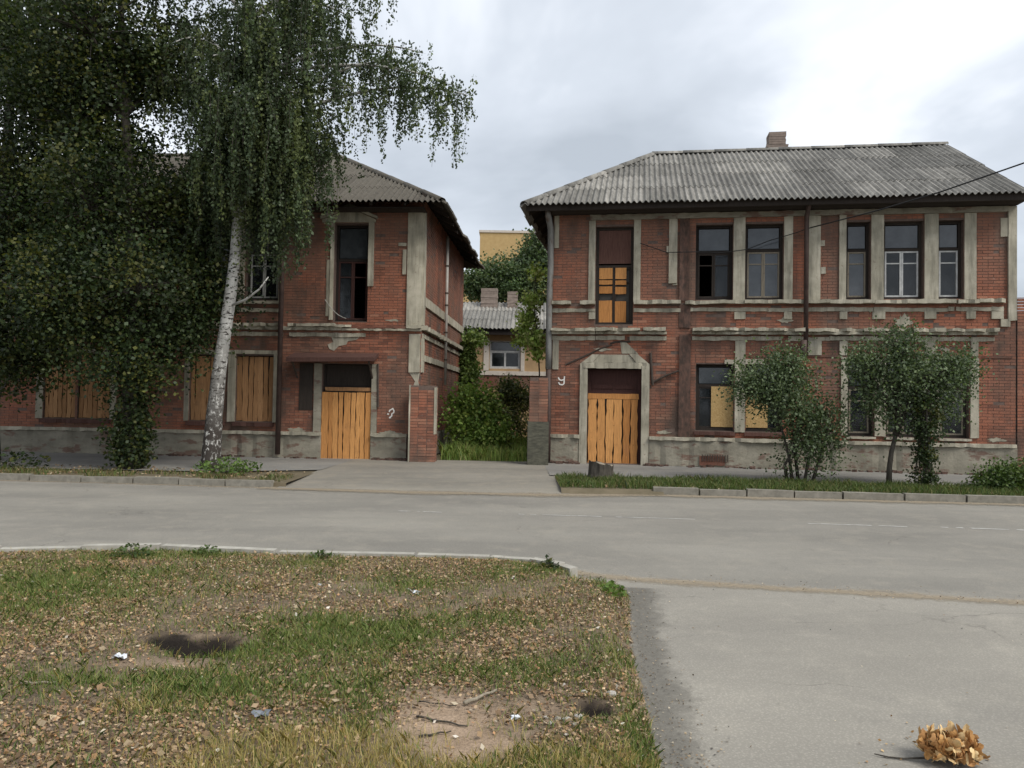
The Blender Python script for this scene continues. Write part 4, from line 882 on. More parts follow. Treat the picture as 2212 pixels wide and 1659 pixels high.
for u_ in (ca + .1, cb_ - .16):
    m = MB(); m.tube([(u_, -.02, 2.25), (u_, -.5, 2.72)], .03, 6); m.build('canopy_bracket', 'iron', hL)
m = MB(); m.rough(LU(648, 800), 1.35, LU(677, 800), 2.66, 0, .035, .1, .004); m.build('porch_panel', 'dark_wood', hL)
m = MB(); m.tube([(LU(817, 800), -.06, 2.66), (LU(818, 850), -.06, 1.45)], .03, 6); m.build('porch_stay', 'iron', hL)
# windows
w = window(hL, *lu0, transom=.64, mull=1, inner='red_wood', panes='glass', missing=(1,), q=-.2)
m = MB(); a0, a1 = Lf.pt(704, 648), Lf.pt(752, 690); n = 6
m.tube([(a0[0] + (a1[0] - a0[0]) * i / n, -.09 - .02 * i, a0[1] + (a1[1] - a0[1]) * i / n - .10 * math.sin(math.pi * i / n)) for i in range(n + 1)], .012, 5); m.build('loose_cable', 'pipe_pale', hL)
for r_ in lup: window(hL, *r_, transom=.64, mull=1, panes='glass')
for i, r_ in enumerate(llo):
    w = window(hL, *r_, transom=.62, mull=1, inner='dark_wood', q=-.14); hw = (r_[2] - r_[0]) / 2
    board_up(w, -hw + .01, .01, hw - .01, r_[3] - r_[1] - .03, .07, 'plank_old', 7, .016, tilt=.02, wav=.013)
    m = MB(); m.rough(r_[0] - .05, .86, r_[2] + .05, .975, 0, .12); m.build('window_sill', 'lintel_wood', hL)
m = MB(); gp = lambda L: [Lf.pt(1400 / 1.736 + a * 160 / 2212 / 1.736, 1480 / 1.736 + b * 120 / 1659 / 1.736) for a, b in L]
stroke(m, gp([(860, 1180), (960, 1100), (960, 1000), (1060, 930), (1080, 860), (1020, 720), (850, 820), (840, 880)]), .035, .016); stroke(m, gp([(750, 1000), (800, 1010)]), .04, .0165); stroke(m, gp([(840, 1190), (900, 1185)]), .04, .017)
m.build('chalk_scrawl', 'chalk', hL)
m = MB(); px = LU(613, 700); m.tube([(px, -.55, 7.05), (px, -.5, 6.9), (px, -.27, 6.7), (px, -.25, 6.3), (px, -.25, .1)], .075, 8); m.build('downpipe', 'pipe_brown', hL, True)
# roof
EZL, RZL = 7.10, 10.0; SLL = (RZL - EZL) / 5.25
roofL = empty('roof', (0, 0, 0)); roofL.parent = hL; XE = .62; hx = 4.5; hfL = hx / 5.25; TL = LL + .2 + XE
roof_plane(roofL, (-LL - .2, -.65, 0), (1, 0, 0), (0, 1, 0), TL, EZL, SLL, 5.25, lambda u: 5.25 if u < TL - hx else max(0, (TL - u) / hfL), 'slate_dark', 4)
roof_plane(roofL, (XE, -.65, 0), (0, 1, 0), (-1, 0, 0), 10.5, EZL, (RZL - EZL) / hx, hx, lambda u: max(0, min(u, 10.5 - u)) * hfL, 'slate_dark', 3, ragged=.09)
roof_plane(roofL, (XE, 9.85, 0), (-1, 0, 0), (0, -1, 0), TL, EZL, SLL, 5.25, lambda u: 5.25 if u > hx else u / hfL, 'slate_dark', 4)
dk = MB(); A = (-LL - .17, -.6, EZL - .01); B = (XE - .05, -.6, EZL - .01); C_ = (XE - hx, 4.6, RZL - .05); D_ = (-LL - .17, 4.6, RZL - .05); E_ = (XE - .05, 9.8, EZL - .01); F_ = (-LL - .17, 9.8, EZL - .01)
dk.quad(A, B, C_, D_); dk.quad(D_, C_, E_, F_); i = len(dk.v); dk.v += [B, E_, C_]; dk.c += [0] * 3; dk.f.append((i, i + 1, i + 2)); dk.build('roof_deck', 'dark_wood', roofL)
for i in range(14):
    u = -LL + .2 + i * .95; m = MB(); m.poly([(-.62, EZL - .11), (-.62, EZL - .02), (.0, EZL + .32), (.0, EZL + .2)], lambda a, q, z: (u + q, a, z), 0, .07); m.build('rafter', 'dark_wood', roofL)
for i in range(10):
    v_ = -.3 + i * 1.05; m = MB(); m.poly([(XE - .03, EZL - .12), (XE - .03, EZL - .02), (.0, EZL + .36), (.0, EZL + .2)], lambda a, q, z: (a, v_ + q, z), 0, .08); m.build('rafter', 'dark_wood', roofL)
for i in range(5):
    m = MB(); m.box(-LL, -.61 + i * .12, 6.935, .1, -.61 + i * .12 + .112, 6.955); m.build('soffit_board', 'dark_wood', roofL)
caps(roofL, (-LL - .2, 4.6, RZL + .04), (XE - hx, 4.6, RZL + .04), 'slate_dark'); caps(roofL, (XE - hx, 4.6, RZL + .05), (XE, -.64, EZL + .04), 'slate_dark', .11)

# ------------------------------------------------------------------ gate piers, each brick its own piece
def pier(loc, w, d, h, label, base=0.0, nx_=3, rz=0):
    p = empty('gate_pier', loc, rz, label, 'gate pier')
    m = MB(); m.box(-w / 2 + .012, .012, 0, w / 2 - .012, d - .012, h - .03); core = m.build('core', 'mortar', p)
    bw = w / nx_; bd = d / 2; mb = MB(); mb.box(-bw / 2 + .005, -bd / 2 + .003, -.034, bw / 2 - .005, bd / 2 - .003, .034, .003)
    me = bpy.data.meshes.new('brick'); me.from_pydata(mb.v, [], mb.f); me.materials.append(MATS['brick_single'])
    n = int((h - base) / .078)
    for r_ in range(n):
        for i in range(nx_):
            for j in range(2):
                if r_ == n - 1 and random.random() < .4: continue
                o = link('brick', me, p); o.location = (-w / 2 + bw * (i + .5) + random.uniform(-.006, .006), bd * (j + .5) + random.uniform(-.006, .006), base + r_ * .078 + .039)
                o.rotation_euler = (0, 0, random.uniform(-.015, .015) + (math.pi if random.random() < .5 else 0))
    if base:
        m = MB(); m.rough(-w / 2 - .03, 0, w / 2 + .03, base, -d - .0, .03, .12, .012, T=FR); m.build('pier_base', 'mossy', p)
    return p
pL = aty(911, 995, 21.35); pR = aty(1163, 1005, 21.0)
p = pier((pL[0], 21.33, 0), .72, .58, 2.1, 'red brick gate pier with pale plaster edges beside the birch side house', 0, 3)
m = MB(); m.rough(-.375, 0, -.335, 2.08, -.2, .012, .05, .012); m.rough(.31, .75, .372, 2.02, -.2, .012, .05, .012); m.build('plaster_edge', 'plaster', p)
pier((pR[0] - .02, 21.0, 0), .5, .56, 2.36, 'slim red brick gate pier on a mossy grey base by the downpipe', 1.15, 2)
# ruined brick wall joining the right-hand house
q = R.P + R.e * (LR + .02); wl = empty('brick_garden_wall', (q[0], q[1], 0), -math.radians(R.deg), 'broken brick garden wall running on from the hip roofed house corner', 'wall')
m = MB(); m.box(0, -.02, 0, 3.4, .36, 4.2); ww = m.build('core', 'mortar', wl)
lay_bricks(wl, 0, 0, 3.4, 4.55, [(.5, 4.3, 3.4, 5), (1.4, 4.0, 3.4, 5)], lambda u, q, z: (u, -q - .02, z))

# ------------------------------------------------------------------ house at the back of the yard
hB = empty('cottage', (-.2, 38, 0), -math.radians(2), 'small yellow plastered house with grey roof at the end of the yard', 'house')
bw0 = aty(1058, 735, 38); bw1 = aty(1124, 797, 38)
wx0, wx1, wz0, wz1 = bw0[0] + .2, bw1[0] + .2, bw1[2], bw0[2]
EB = aty(1100, 712, 38)[2]; RB = aty(1100, 655, 41.5)[2]
m = MB(); shell(m, -8, 0, 9, EB, [(wx0, wz0, wx1, wz1)], FR, .4); m.quad((-8, 7, 0), (9, 7, 0), (9, 7, EB), (-8, 7, EB)); m.quad((-8, 0, 0), (-8, 7, 0), (-8, 7, EB), (-8, 0, EB)); m.quad((9, 0, 0), (9, 7, 0), (9, 7, EB), (9, 0, EB)); m.build('wall', 'yellow_wall', hB)
m = MB(); m.box(-7.9, 1.5, 0, 8.9, 1.6, EB); m.build('inner_wall', 'interior', hB)
m = MB(); m.rough(-8, wz0 - .32, 9, wz0 - .12, 0, .08, .3); m.rough(wx0 - .28, wz0 - .1, wx0 - .02, wz1 + .1, 0, .06); m.rough(wx1 + .02, wz0 - .1, wx1 + .2, wz1 + .1, 0, .06); m.build('plaster_band', 'pale_band', hB)
m = MB(); m.rough(-8, wz0 - .9, 9, wz0 - .33, 0, .03, .3); m.build('brick_band', 'brick', hB)
window(hB, wx0, wz0, wx1, wz1, 'white_paint', -.1, .62, 1, 'white_paint', fw=.07)
rB = empty('roof', (0, 0, 0)); rB.parent = hB
roof_plane(rB, (-8.3, -.5, 0), (1, 0, 0), (0, 1, 0), 17.6, EB, (RB - EB) / 4.0, 4.0, lambda u: 4.0, 'slate', 3, sheet=1.2, wave=.2)
m = MB(); m.quad((-8.3, -.45, EB - .04), (9.3, -.45, EB - .04), (9.3, 3.5, RB - .05), (-8.3, 3.5, RB - .05)); m.quad((-8.3, 3.5, RB + .03), (9.3, 3.5, RB + .03), (9.3, 7.5, EB), (-8.3, 7.5, EB)); m.box(-8.3, -.5, EB - .3, 9.3, -.46, EB - .02); m.build('roof_deck', 'dark_wood', rB)
for cx_, tz, s_ in ((1053, 628, .42), (1103, 637, .26)):
    c = aty(cx_, 650, 41); m = MB(); zt = aty(cx_, tz, 41)[2]; z = RB - 1.1
    while z < zt: m.cur = random.random(); m.box(c[0] + .2 - s_, 2.6, z, c[0] + .2 + s_, 3.3, z + .15, .015); z += .16
    m.build('chimney', 'chimney_brick', rB, col=True)
# yellow flats far behind
yA = aty(1037, 502, 85); yB = aty(996, 590, 85)
fl = empty('apartment_block', (yA[0], 85, 0), 0, 'plain yellow brick apartment block rising behind the yard trees', 'building')
m = MB(); m.box(0, 0, 0, 24, 14, yA[2]); m.build('wall', 'yellow_brick', fl); m = MB(); m.box(-9, .5, 0, -.01, 13, yB[2]); m.build('wall', 'yellow_brick', fl)
m = MB(); m.box(-.1, -.1, yA[2], 24.1, 14.1, yA[2] + .25); m.build('parapet', 'pale_band', fl)
for fl_ in range(5):
    for i in range(6):
        m = MB(); u = 5.0 + i * 3.0; z = 2.0 + fl_ * 3.0; m.box(u, -.03, z, u + 1.4, .05, z + 1.5); wn_ = m.build('window', 'white_paint', fl); m = MB(); m.box(u + .1, -.05, z + .1, u + .66, -.031, z + 1.4); m.box(u + .74, -.05, z + .1, u + 1.3, -.031, z + 1.4); m.build('pane', 'dusty_glass', wn_)

# ================================================================== TREES AND PLANTS
def rand_ball(n): 
    v = unit(RNG.normal(0, 1, (n, 3))); return v * (RNG.random((n, 1)) ** .45)
def bezier(a, b, c, n=8): return [a * (1 - t) ** 2 + b * 2 * t * (1 - t) + c * t * t for t in np.linspace(0, 1, n)]
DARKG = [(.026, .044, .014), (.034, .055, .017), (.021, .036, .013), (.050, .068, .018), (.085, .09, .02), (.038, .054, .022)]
BIRCHG = [(.062, .088, .040), (.080, .112, .052), (.048, .070, .034), (.11, .135, .05)]
MIDG = [(.065, .105, .028), (.085, .13, .035), (.05, .085, .024), (.105, .14, .042)]
LILAC = [(.075, .108, .050), (.10, .14, .066), (.055, .082, .038), (.15, .19, .10)]

def crown_tree(name, base, trunk, r0, blobs, cols, size, label, cat='tree', bark='bark', per=70, spread=.42, group=None, limb_r=.35, flat_=.2, extra=None):
    """trunk: list of points (world). blobs: (centre xyz, radii xyz, clumps). leaves sit in clumps at the ends of limbs"""
    t = empty(name, tuple(base), 0, label, cat, group); b = np.array(base)
    tb = MB(); tp = [np.array(p) - b for p in trunk]; n = len(tp)
    tb.tube([tuple(p) for p in tp], [r0 * (1 - .72 * i / (n - 1)) * (1.25 if i == 0 else 1) for i in range(n)], 10, wob=.06)
    C = []
    for (c, r, k_) in blobs:
        c = np.array(c) - b; pts = c + rand_ball(k_) * np.array(r); C.append(pts)
        hub = c + np.array([0, 0, -r[2] * .35]); j = int(np.argmin([np.linalg.norm(p - hub) + (0 if p[2] < c[2] else 2) for p in tp])); s = tp[j]
        tb.tube([tuple(q) for q in bezier(s, (s + hub) / 2 + np.array([0, 0, .25 * r[2]]), hub, 6)], [r0 * limb_r * (1 - .12 * i) for i in range(6)], 6)
        for q in pts[::max(1, k_ // 26)]:
            mid = (hub + q) / 2 + np.array([0, 0, .12]); tb.tube([tuple(u) for u in bezier(hub, mid, q, 5)], [r0 * .12 * (1 - .17 * i) for i in range(5)], 4, cap=False)
    tb.build('trunk', bark, t, True)
    C = np.concatenate(C); m = len(C); k_ = RNG.poisson(per, m).clip(8); idx = np.repeat(np.arange(m), k_)
    P = C[idx] + RNG.normal(0, 1, (len(idx), 3)) * spread * np.array([1, 1, .75]) * RNG.uniform(.6, 1.3, (m, 1))[idx]
    if extra is not None: P = np.concatenate([P, np.array(extra) - b])
    P = P[P[:, 2] > .03]; co = palette(m, cols, .16)[np.concatenate([idx, RNG.integers(0, m, len(P) - len(idx))]) if len(P) > len(idx) else idx[:len(P)]] * (1 + RNG.normal(0, .14, (len(P), 1)))
    leaves('crown', P, size, 'leaf', t, np.clip(co, .004, 1), .25, .4, None, flat_); return t

# --- weeping birch
bb = gnd(455, 1012, 0.0); BY = bb[1]
tr = [aty(x, y, BY + o) for x, y, o in ((455, 1012, 0), (456, 990, 0), (463, 900, 0), (474, 800, 0), (487, 710, 0), (497, 640, 0), (507, 560, 0), (513, 480, 0), (520, 400, .05), (527, 300, .1), (532, 180, .15), (538, 40, .2), (548, -120, .2), (556, -300, .25), (560, -480, .3))]
tr[0][2] = -.05; birch = empty('birch_tree', tuple(bb), 0, 'weeping birch with white spotted trunk leaning at the kerb', 'tree')
b0 = np.array(bb); tm = MB(); rr = [.26, .215, .18, .162, .148, .136, .125, .115, .105, .098, .088, .075, .06, .04, .02]
tm.tube([tuple(p - b0) for p in tr], rr, 14, wob=.05)
TR = np.array(tr); LIMB = []
def limb(zs, end, lift, r, slen, dens=1.0, t0=.22):
    j = int(np.argmin(np.abs(TR[:, 2] - zs))); s = TR[j]; end = np.array(end); mid = (s * .45 + end * .55); mid[2] = max(s[2], end[2]) + lift
    p = bezier(s, mid, end, 12); tm.tube([tuple(q - b0) for q in p], [r * (1 - .07 * i) for i in range(12)], 6, cap=False); LIMB.append((np.array(p), slen, dens, t0))
def bp(x, y, dy): return aty(x, y, BY + dy)
# limbs seen against the sky and the houses: end point, strand length
for x, y, dy, sl_, de in ((1008, 205, .2, 1.3, 1.5), (965, 178, -.6, 1.7, 1.5), (905, 112, .5, 1.7, 1.3), (870, 135, -.2, 2.0, 1.1), (838, -60, -.5, 1.5, 1), (800, 120, .6, 1.5, 1.3), (770, 190, -.8, 1.4, 1.3), (740, 90, 1.4, 1.8, 1.2), (720, 250, .3, 1.9, 1.2), (690, 290, -.5, 2.3, 1.2), (665, 320, .6, 2.4, 1.3),
                   (640, 200, -1.6, 1.8, 1), (610, 330, -.2, 1.7, .8), (600, 60, -2.0, 2, 1), (700, -40, -1.6, 2.2, 1), (660, -60, 1.8, 2.2, 1), (780, -130, .4, 2.0, 1), (560, 330, .8, 1.6, .8), (420, 300, -.3, 1.7, 1), (400, 200, .6, 1.6, 1), (440, 330, -.7, 1.3, 1), (380, 90, -1.2, 1.7, 1), (340, 60, .4, 1.6, 1), (450, 60, 1.6, 1.9, 1),
                   (460, 120, -1.8, 1.8, 1), (540, -40, -2.2, 2, .8), (300, -80, -.8, 2, 1), (820, -250, -.6, 2, 1), (620, -250, -2.2, 2, 1), (430, -260, -1.5, 2, 1), (520, -380, .3, 2.2, 1), (700, -330, .8, 2.2, 1), (350, -300, 1.2, 2, 1), (560, -200, 2.2, 2.2, 1), (480, -450, -.8, 1.6, 1), (640, -450, .5, 1.6, 1), (595, 160, 1.9, 2.0, 1), (505, 200, -2.2, 1.7, .7), (655, 130, .9, 1.9, 1), (560, 300, -1.0, 2.0, 1.2), (520, 340, -1.1, 1.8, 1), (490, 250, -1.2, 2.0, 1.2), (590, 220, -1.5, 2.1, 1), (450, 230, -1.4, 2.2, 1.2), (540, 120, -1.6, 2.0, 1.2), (420, 180, -1.0, 1.9, 1), (640, 260, -1.0, 2.3, 1.2), (690, 180, -.9, 2.0, 1), (760, 40, -.9, 1.9, 1), (350, 180, -.4, 1.4, 1), (560, 40, -1.5, 2, 1), (480, 320, .4, 1.9, 1), (620, 350, .9, 2.2, 1), (590, 370, -.6, 1.9, .9), (705, 330, -.3, 2.3, 1.1), (660, 370, -.4, 2.6, 1.2), (730, 300, .4, 1.9, .9), (630, 390, .3, 2.4, 1.1), (570, 400, .2, 1.9, 1), (470, 360, -.5, 2.0, 1.1), (425, 370, .2, 2.1, 1)):
    e_ = bp(x, y, dy); limb(min(e_[2] - random.uniform(.2, 1.2), 14.0) if y > -200 else e_[2] - 1.3, e_, random.uniform(.25, .8), .055, sl_, de, .62 if x > 860 else (.45 if x > 760 else .22))
tm.tube([tuple(aty(x, y, BY - o) - b0) for x, y, o in ((500, 660, .05), (530, 648, .3), (560, 625, .5), (580, 598, .6))], [.035, .03, .022, .012], 5)
tm.build('trunk', 'birch_bark', birch, True)
LP, LC, tw = [], [], MB()
for p, sl_, de, t0 in LIMB:
    L = np.linalg.norm(np.diff(p, axis=0), axis=1).sum(); ns = int(L * 22 * de * (1 - t0) / .78 * (.62 if t0 > .3 else 1))
    for q in range(ns):
        t = t0 + (1 - t0) * random.random() ** .8; i = min(int(t * 11), 10); f = t * 11 - i; s = p[i] * (1 - f) + p[i + 1] * f; s = s + RNG.normal(0, .20, 3) * np.array([1, 1, .5])
        ln_ = sl_ * (.22 + .95 * random.random() ** 1.3) * (.55 + .45 * t); out = RNG.normal(0, .24, 2); n = 7
        cur = [s + np.array([out[0] * v ** .5, out[1] * v ** .5, .10 * math.sin(math.pi * min(1, v * 3)) - ln_ * v ** 1.25]) for v in np.linspace(0, 1, n)]
        if q % 2 == 0: tw.tube([tuple(c - b0) for c in cur], [.006, .005, .005, .004, .004, .003, .003], 3, cap=False)
        cur = np.array(cur); m = max(6, int(ln_ * 50)); v = RNG.random(m) * (n - 1.001); i = v.astype(int); f = (v - i)[:, None]
        LP.append(cur[i] * (1 - f) + cur[i + 1] * f + RNG.normal(0, .042, (m, 3))); LC.append(np.clip(palette(1, BIRCHG, .15) * (1 + RNG.normal(0, .15, (m, 1))), .004, 1))
tw.build('twigs', 'bark', birch)
LP = np.concatenate(LP); LC = np.concatenate(LC); leaves('crown', LP - b0, .072, 'leaf', birch, LC, 1.3, .36)

# --- dense maples on the left
mb_ = gnd(282, 1012, 0); MY = mb_[1]
def blob(x, y, dy, r, n): c = aty(x, y, MY + dy); return (tuple(c), r, n)
shoots = []
for i in range(52):
    h = random.uniform(.5, 3.4) ** 1.0; a = random.uniform(0, 6.28); rad = random.uniform(.08, .55); top = np.array([mb_[0] + math.cos(a) * rad * 1.2, mb_[1] + math.sin(a) * rad, h]); v = RNG.random(int(130)) ; q = np.array([mb_[0], mb_[1], 0]) + (top - np.array([mb_[0], mb_[1], 0])) * v[:, None]; shoots.append(q + RNG.normal(0, .16, q.shape))
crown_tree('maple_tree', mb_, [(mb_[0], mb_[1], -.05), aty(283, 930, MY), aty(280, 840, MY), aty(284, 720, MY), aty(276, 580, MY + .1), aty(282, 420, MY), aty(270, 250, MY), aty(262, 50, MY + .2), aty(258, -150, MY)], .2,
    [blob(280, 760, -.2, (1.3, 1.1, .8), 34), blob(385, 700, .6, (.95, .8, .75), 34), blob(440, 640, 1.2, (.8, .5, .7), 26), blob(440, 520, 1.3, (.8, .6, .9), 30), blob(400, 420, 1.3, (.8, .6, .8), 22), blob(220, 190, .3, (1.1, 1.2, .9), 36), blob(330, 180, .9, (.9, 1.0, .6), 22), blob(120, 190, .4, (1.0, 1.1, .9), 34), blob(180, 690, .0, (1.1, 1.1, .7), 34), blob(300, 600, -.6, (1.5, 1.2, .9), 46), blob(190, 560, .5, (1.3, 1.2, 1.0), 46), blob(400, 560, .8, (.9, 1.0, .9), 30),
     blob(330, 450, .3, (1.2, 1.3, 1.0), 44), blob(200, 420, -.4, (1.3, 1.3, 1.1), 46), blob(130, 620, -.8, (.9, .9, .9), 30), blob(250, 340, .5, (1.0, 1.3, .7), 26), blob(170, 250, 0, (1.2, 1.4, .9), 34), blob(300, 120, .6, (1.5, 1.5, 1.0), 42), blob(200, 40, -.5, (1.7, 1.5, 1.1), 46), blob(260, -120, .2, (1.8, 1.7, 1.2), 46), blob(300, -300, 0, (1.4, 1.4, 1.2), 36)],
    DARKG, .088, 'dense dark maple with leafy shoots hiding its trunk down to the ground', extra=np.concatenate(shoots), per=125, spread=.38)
m2 = np.array([-13.0, 19.6, 0]); MY = 19.6
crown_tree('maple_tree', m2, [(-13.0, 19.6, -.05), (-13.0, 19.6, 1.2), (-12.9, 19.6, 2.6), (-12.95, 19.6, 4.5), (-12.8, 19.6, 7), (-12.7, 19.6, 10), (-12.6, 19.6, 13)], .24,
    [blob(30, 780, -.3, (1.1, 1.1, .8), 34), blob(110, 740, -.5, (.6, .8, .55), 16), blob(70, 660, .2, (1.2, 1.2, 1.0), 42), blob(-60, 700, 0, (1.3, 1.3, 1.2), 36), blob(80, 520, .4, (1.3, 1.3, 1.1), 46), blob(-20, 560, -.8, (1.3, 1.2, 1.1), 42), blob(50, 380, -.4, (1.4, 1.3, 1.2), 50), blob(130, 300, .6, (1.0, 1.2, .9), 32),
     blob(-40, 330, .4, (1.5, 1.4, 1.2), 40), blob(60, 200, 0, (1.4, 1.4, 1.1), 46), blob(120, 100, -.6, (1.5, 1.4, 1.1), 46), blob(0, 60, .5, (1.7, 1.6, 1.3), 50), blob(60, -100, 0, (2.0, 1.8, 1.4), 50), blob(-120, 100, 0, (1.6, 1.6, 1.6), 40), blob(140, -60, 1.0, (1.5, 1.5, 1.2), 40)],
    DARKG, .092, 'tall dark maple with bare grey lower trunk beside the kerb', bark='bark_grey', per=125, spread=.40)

# --- lilac-like shrubs and small trees on the right-hand verge
def shrub(name, base, stems, blobs, label, size=.062, cols=LILAC, per=42, spread=.21, cat='shrub', r=.04, group=None, bark='bark', flat_=.15, wid=.4, extra=None):
    t = empty(name, tuple(base), 0, label, cat, group); b = np.array(base); m = MB()
    for s in stems: n = len(s); m.tube([tuple(np.array(p) - b) for p in s], [r * (1 - .6 * i / max(1, n - 1)) for i in range(n)], 6, wob=.08)
    C = np.concatenate([np.array(c) - b + rand_ball(k_) * np.array(rr_) for c, rr_, k_ in blobs]); tips = [np.array(s[-1]) - b for s in stems]
    for q in C[::2]:
        s = min(tips, key=lambda p: np.linalg.norm(p - q)); m.tube([tuple(u) for u in bezier(s, (s + q) / 2 + np.array([0, 0, .05]), q, 4)], [r * .3, r * .25, r * .18, r * .1], 3, cap=False)
    sh = []
    for _ in range(max(8, len(C) // 8)):
        q = C[RNG.integers(0, len(C))]; d = q - C.mean(0); d = d / (np.linalg.norm(d) + 1e-6) + np.array([0, 0, .7]) + RNG.normal(0, .35, 3); d /= np.linalg.norm(d); L_ = RNG.uniform(.15, .5) * (spread / .19)
        v = RNG.random((int(50 * L_) + 4, 1)); sh.append(q + d * L_ * v + RNG.normal(0, .035, (len(v), 3))); m.tube([tuple(q), tuple(q + d * L_)], [r * .12, r * .05], 3, cap=False)
    sh = np.concatenate(sh) + b; extra = sh if extra is None else np.concatenate([np.array(extra), sh])
    m.build('stem', bark, t, True); n = len(C); k_ = RNG.poisson(per, n).clip(5); idx = np.repeat(np.arange(n), k_); P = C[idx] + RNG.normal(0, spread, (len(idx), 3))
    co = palette(n, cols, .16)[idx] * (1 + RNG.normal(0, .15, (len(idx), 1)))
    if extra is not None: e_ = np.array(extra) - b; P = np.concatenate([P, e_]); co = np.concatenate([co, palette(len(e_), cols, .2)])
    k2 = P[:, 2] > .02; leaves('foliage', P[k2], size, 'leaf', t, np.clip(co[k2], .004, 1), .2, wid, None, flat_); return t
g1 = gnd(1730, 1040); SY = g1[1]
A_ = lambda x, y, d=0: tuple(aty(x, y, SY + d))
B_ = lambda x, y, d, r, n: (A_(x, y, d), r, n)
shrub('lilac_shrub', g1, [[A_(1712, 1042), A_(1705, 990), A_(1690, 930), A_(1680, 880)], [A_(1725, 1042, .1), A_(1715, 960, .1), A_(1712, 870), A_(1700, 820)], [A_(1738, 1042), A_(1745, 1000), A_(1760, 950), A_(1765, 900)], [A_(1755, 1042, -.1), A_(1770, 990), A_(1785, 940), A_(1790, 900)], [A_(1700, 1042, .1), A_(1695, 1005), A_(1720, 960), A_(1725, 900)]],
      [B_(1690, 790, 0, (.42, .5, .28), 40), B_(1640, 840, .1, (.55, .5, .36), 50), B_(1690, 860, -.2, (.55, .5, .40), 56), B_(1740, 900, 0, (.60, .5, .40), 56), B_(1720, 820, .2, (.35, .4, .30), 28), B_(1780, 945, .1, (.40, .4, .26), 26), B_(1735, 960, -.1, (.40, .3, .28), 24), B_(1690, 1010, 0, (.2, .3, .15), 4), B_(1610, 820, 0, (.25, .3, .2), 14), B_(1770, 1000, 0, (.35, .3, .2), 8), B_(1800, 900, 0, (.25, .3, .25), 10)],
      'bushy many stemmed lilac on the verge before the boarded window', per=44)
g2 = gnd(1920, 1046); SY = g2[1]
shrub('small_tree', g2, [[A_(1920, 1048), A_(1921, 1010), A_(1926, 975), A_(1936, 935), A_(1940, 890), A_(1935, 830)], [A_(1934, 940), A_(1960, 880), A_(1985, 830)], [A_(1938, 900), A_(1905, 850), A_(1880, 810)], [A_(1936, 850), A_(1950, 780), A_(1950, 745)]],
      [B_(1940, 750, 0, (.45, .45, .28), 34), B_(1890, 800, .1, (.55, .5, .38), 48), B_(1960, 810, -.1, (.6, .5, .40), 56), B_(2030, 800, .1, (.55, .5, .32), 44), B_(1900, 860, 0, (.50, .5, .32), 34), B_(1985, 865, .2, (.55, .5, .30), 40), B_(2060, 810, 0, (.42, .4, .34), 28), B_(1850, 790, 0, (.30, .3, .25), 16), B_(1940, 910, 0, (.32, .3, .25), 14), B_(2050, 870, 0, (.3, .3, .25), 12), B_(2085, 790, .1, (.22, .3, .2), 10)],
      'small tree with one thin dark leaning trunk and wide crown on the verge', per=44, cat='tree', r=.065)
g3 = gnd(2000, 1050); SY = g3[1]
shrub('leafy_sapling', g3, [[A_(2000, 1052), A_(2000, 1000), A_(2004, 940), A_(2002, 880), A_(2000, 840)]], [B_(2000, 870, 0, (.22, .25, .35), 18), B_(2000, 930, 0, (.17, .2, .30), 20), B_(1999, 985, 0, (.15, .2, .28), 20), B_(1996, 1030, 0, (.22, .2, .14), 14), B_(2015, 910, 0, (.2, .2, .3), 10)],
      'slim sapling whose stem is clothed in dark leaves down to the grass', per=40, spread=.10, cols=DARKG + [(.05, .075, .03)], cat='tree', r=.07)
g4 = gnd(2168, 1058); SY = g4[1]
shrub('low_bush', g4, [[A_(2150, 1058), A_(2145, 1035)], [A_(2170, 1060), A_(2172, 1030)], [A_(2195, 1062), A_(2205, 1035)]], [B_(2165, 1035, 0, (.42, .4, .22), 50), B_(2205, 1030, 0, (.42, .4, .26), 44), B_(2130, 1048, 0, (.2, .3, .1), 14)], 'low rounded bush hugging the kerb near the broken garden wall', per=46, cols=MIDG, spread=.12, r=.02)

# --- yard vegetation between the houses
SY = 25.6; g5 = np.array([*aty(1030, 965, 25.6)[:2], 0])
shrub('yard_bush', g5, [[tuple(g5), A_(1030, 900), A_(1025, 860)], [tuple(g5 + [.2, 0, 0]), A_(1050, 900), A_(1060, 870)]], [B_(1020, 870, 0, (.75, .7, .5), 70), B_(1055, 900, -.3, (.6, .6, .5), 56), B_(1005, 920, -.5, (.6, .5, .5), 56), B_(1040, 950, -1, (.8, .5, .4), 56), B_(1075, 930, -.6, (.5, .5, .4), 30)], 'bright green rounded bush filling the yard entrance', size=.12, per=24, cols=[(.17, .26, .05), (.22, .32, .07), (.12, .20, .04), (.27, .33, .08)], spread=.2)
SY = 30.5; g6 = np.array([*aty(1010, 930, 30.5)[:2], 0])
shrub('climbing_vine', g6, [[tuple(g6), A_(1008, 850), A_(1008, 790), A_(1010, 735)]], [B_(1008, 770, 0, (.32, .4, .6), 40), B_(1006, 830, 0, (.38, .4, .55), 40), B_(1022, 735, 0, (.4, .4, .25), 22), B_(1018, 800, .2, (.25, .3, .4), 20)], 'leafy vine column climbing at the back corner of the dark roofed house', size=.11, per=40, cols=[(.09, .14, .035), (.12, .18, .045), (.17, .22, .06)], spread=.16, cat='vine')
SY = 33.0; g7 = np.array([*aty(1110, 940, 33)[:2], 0])
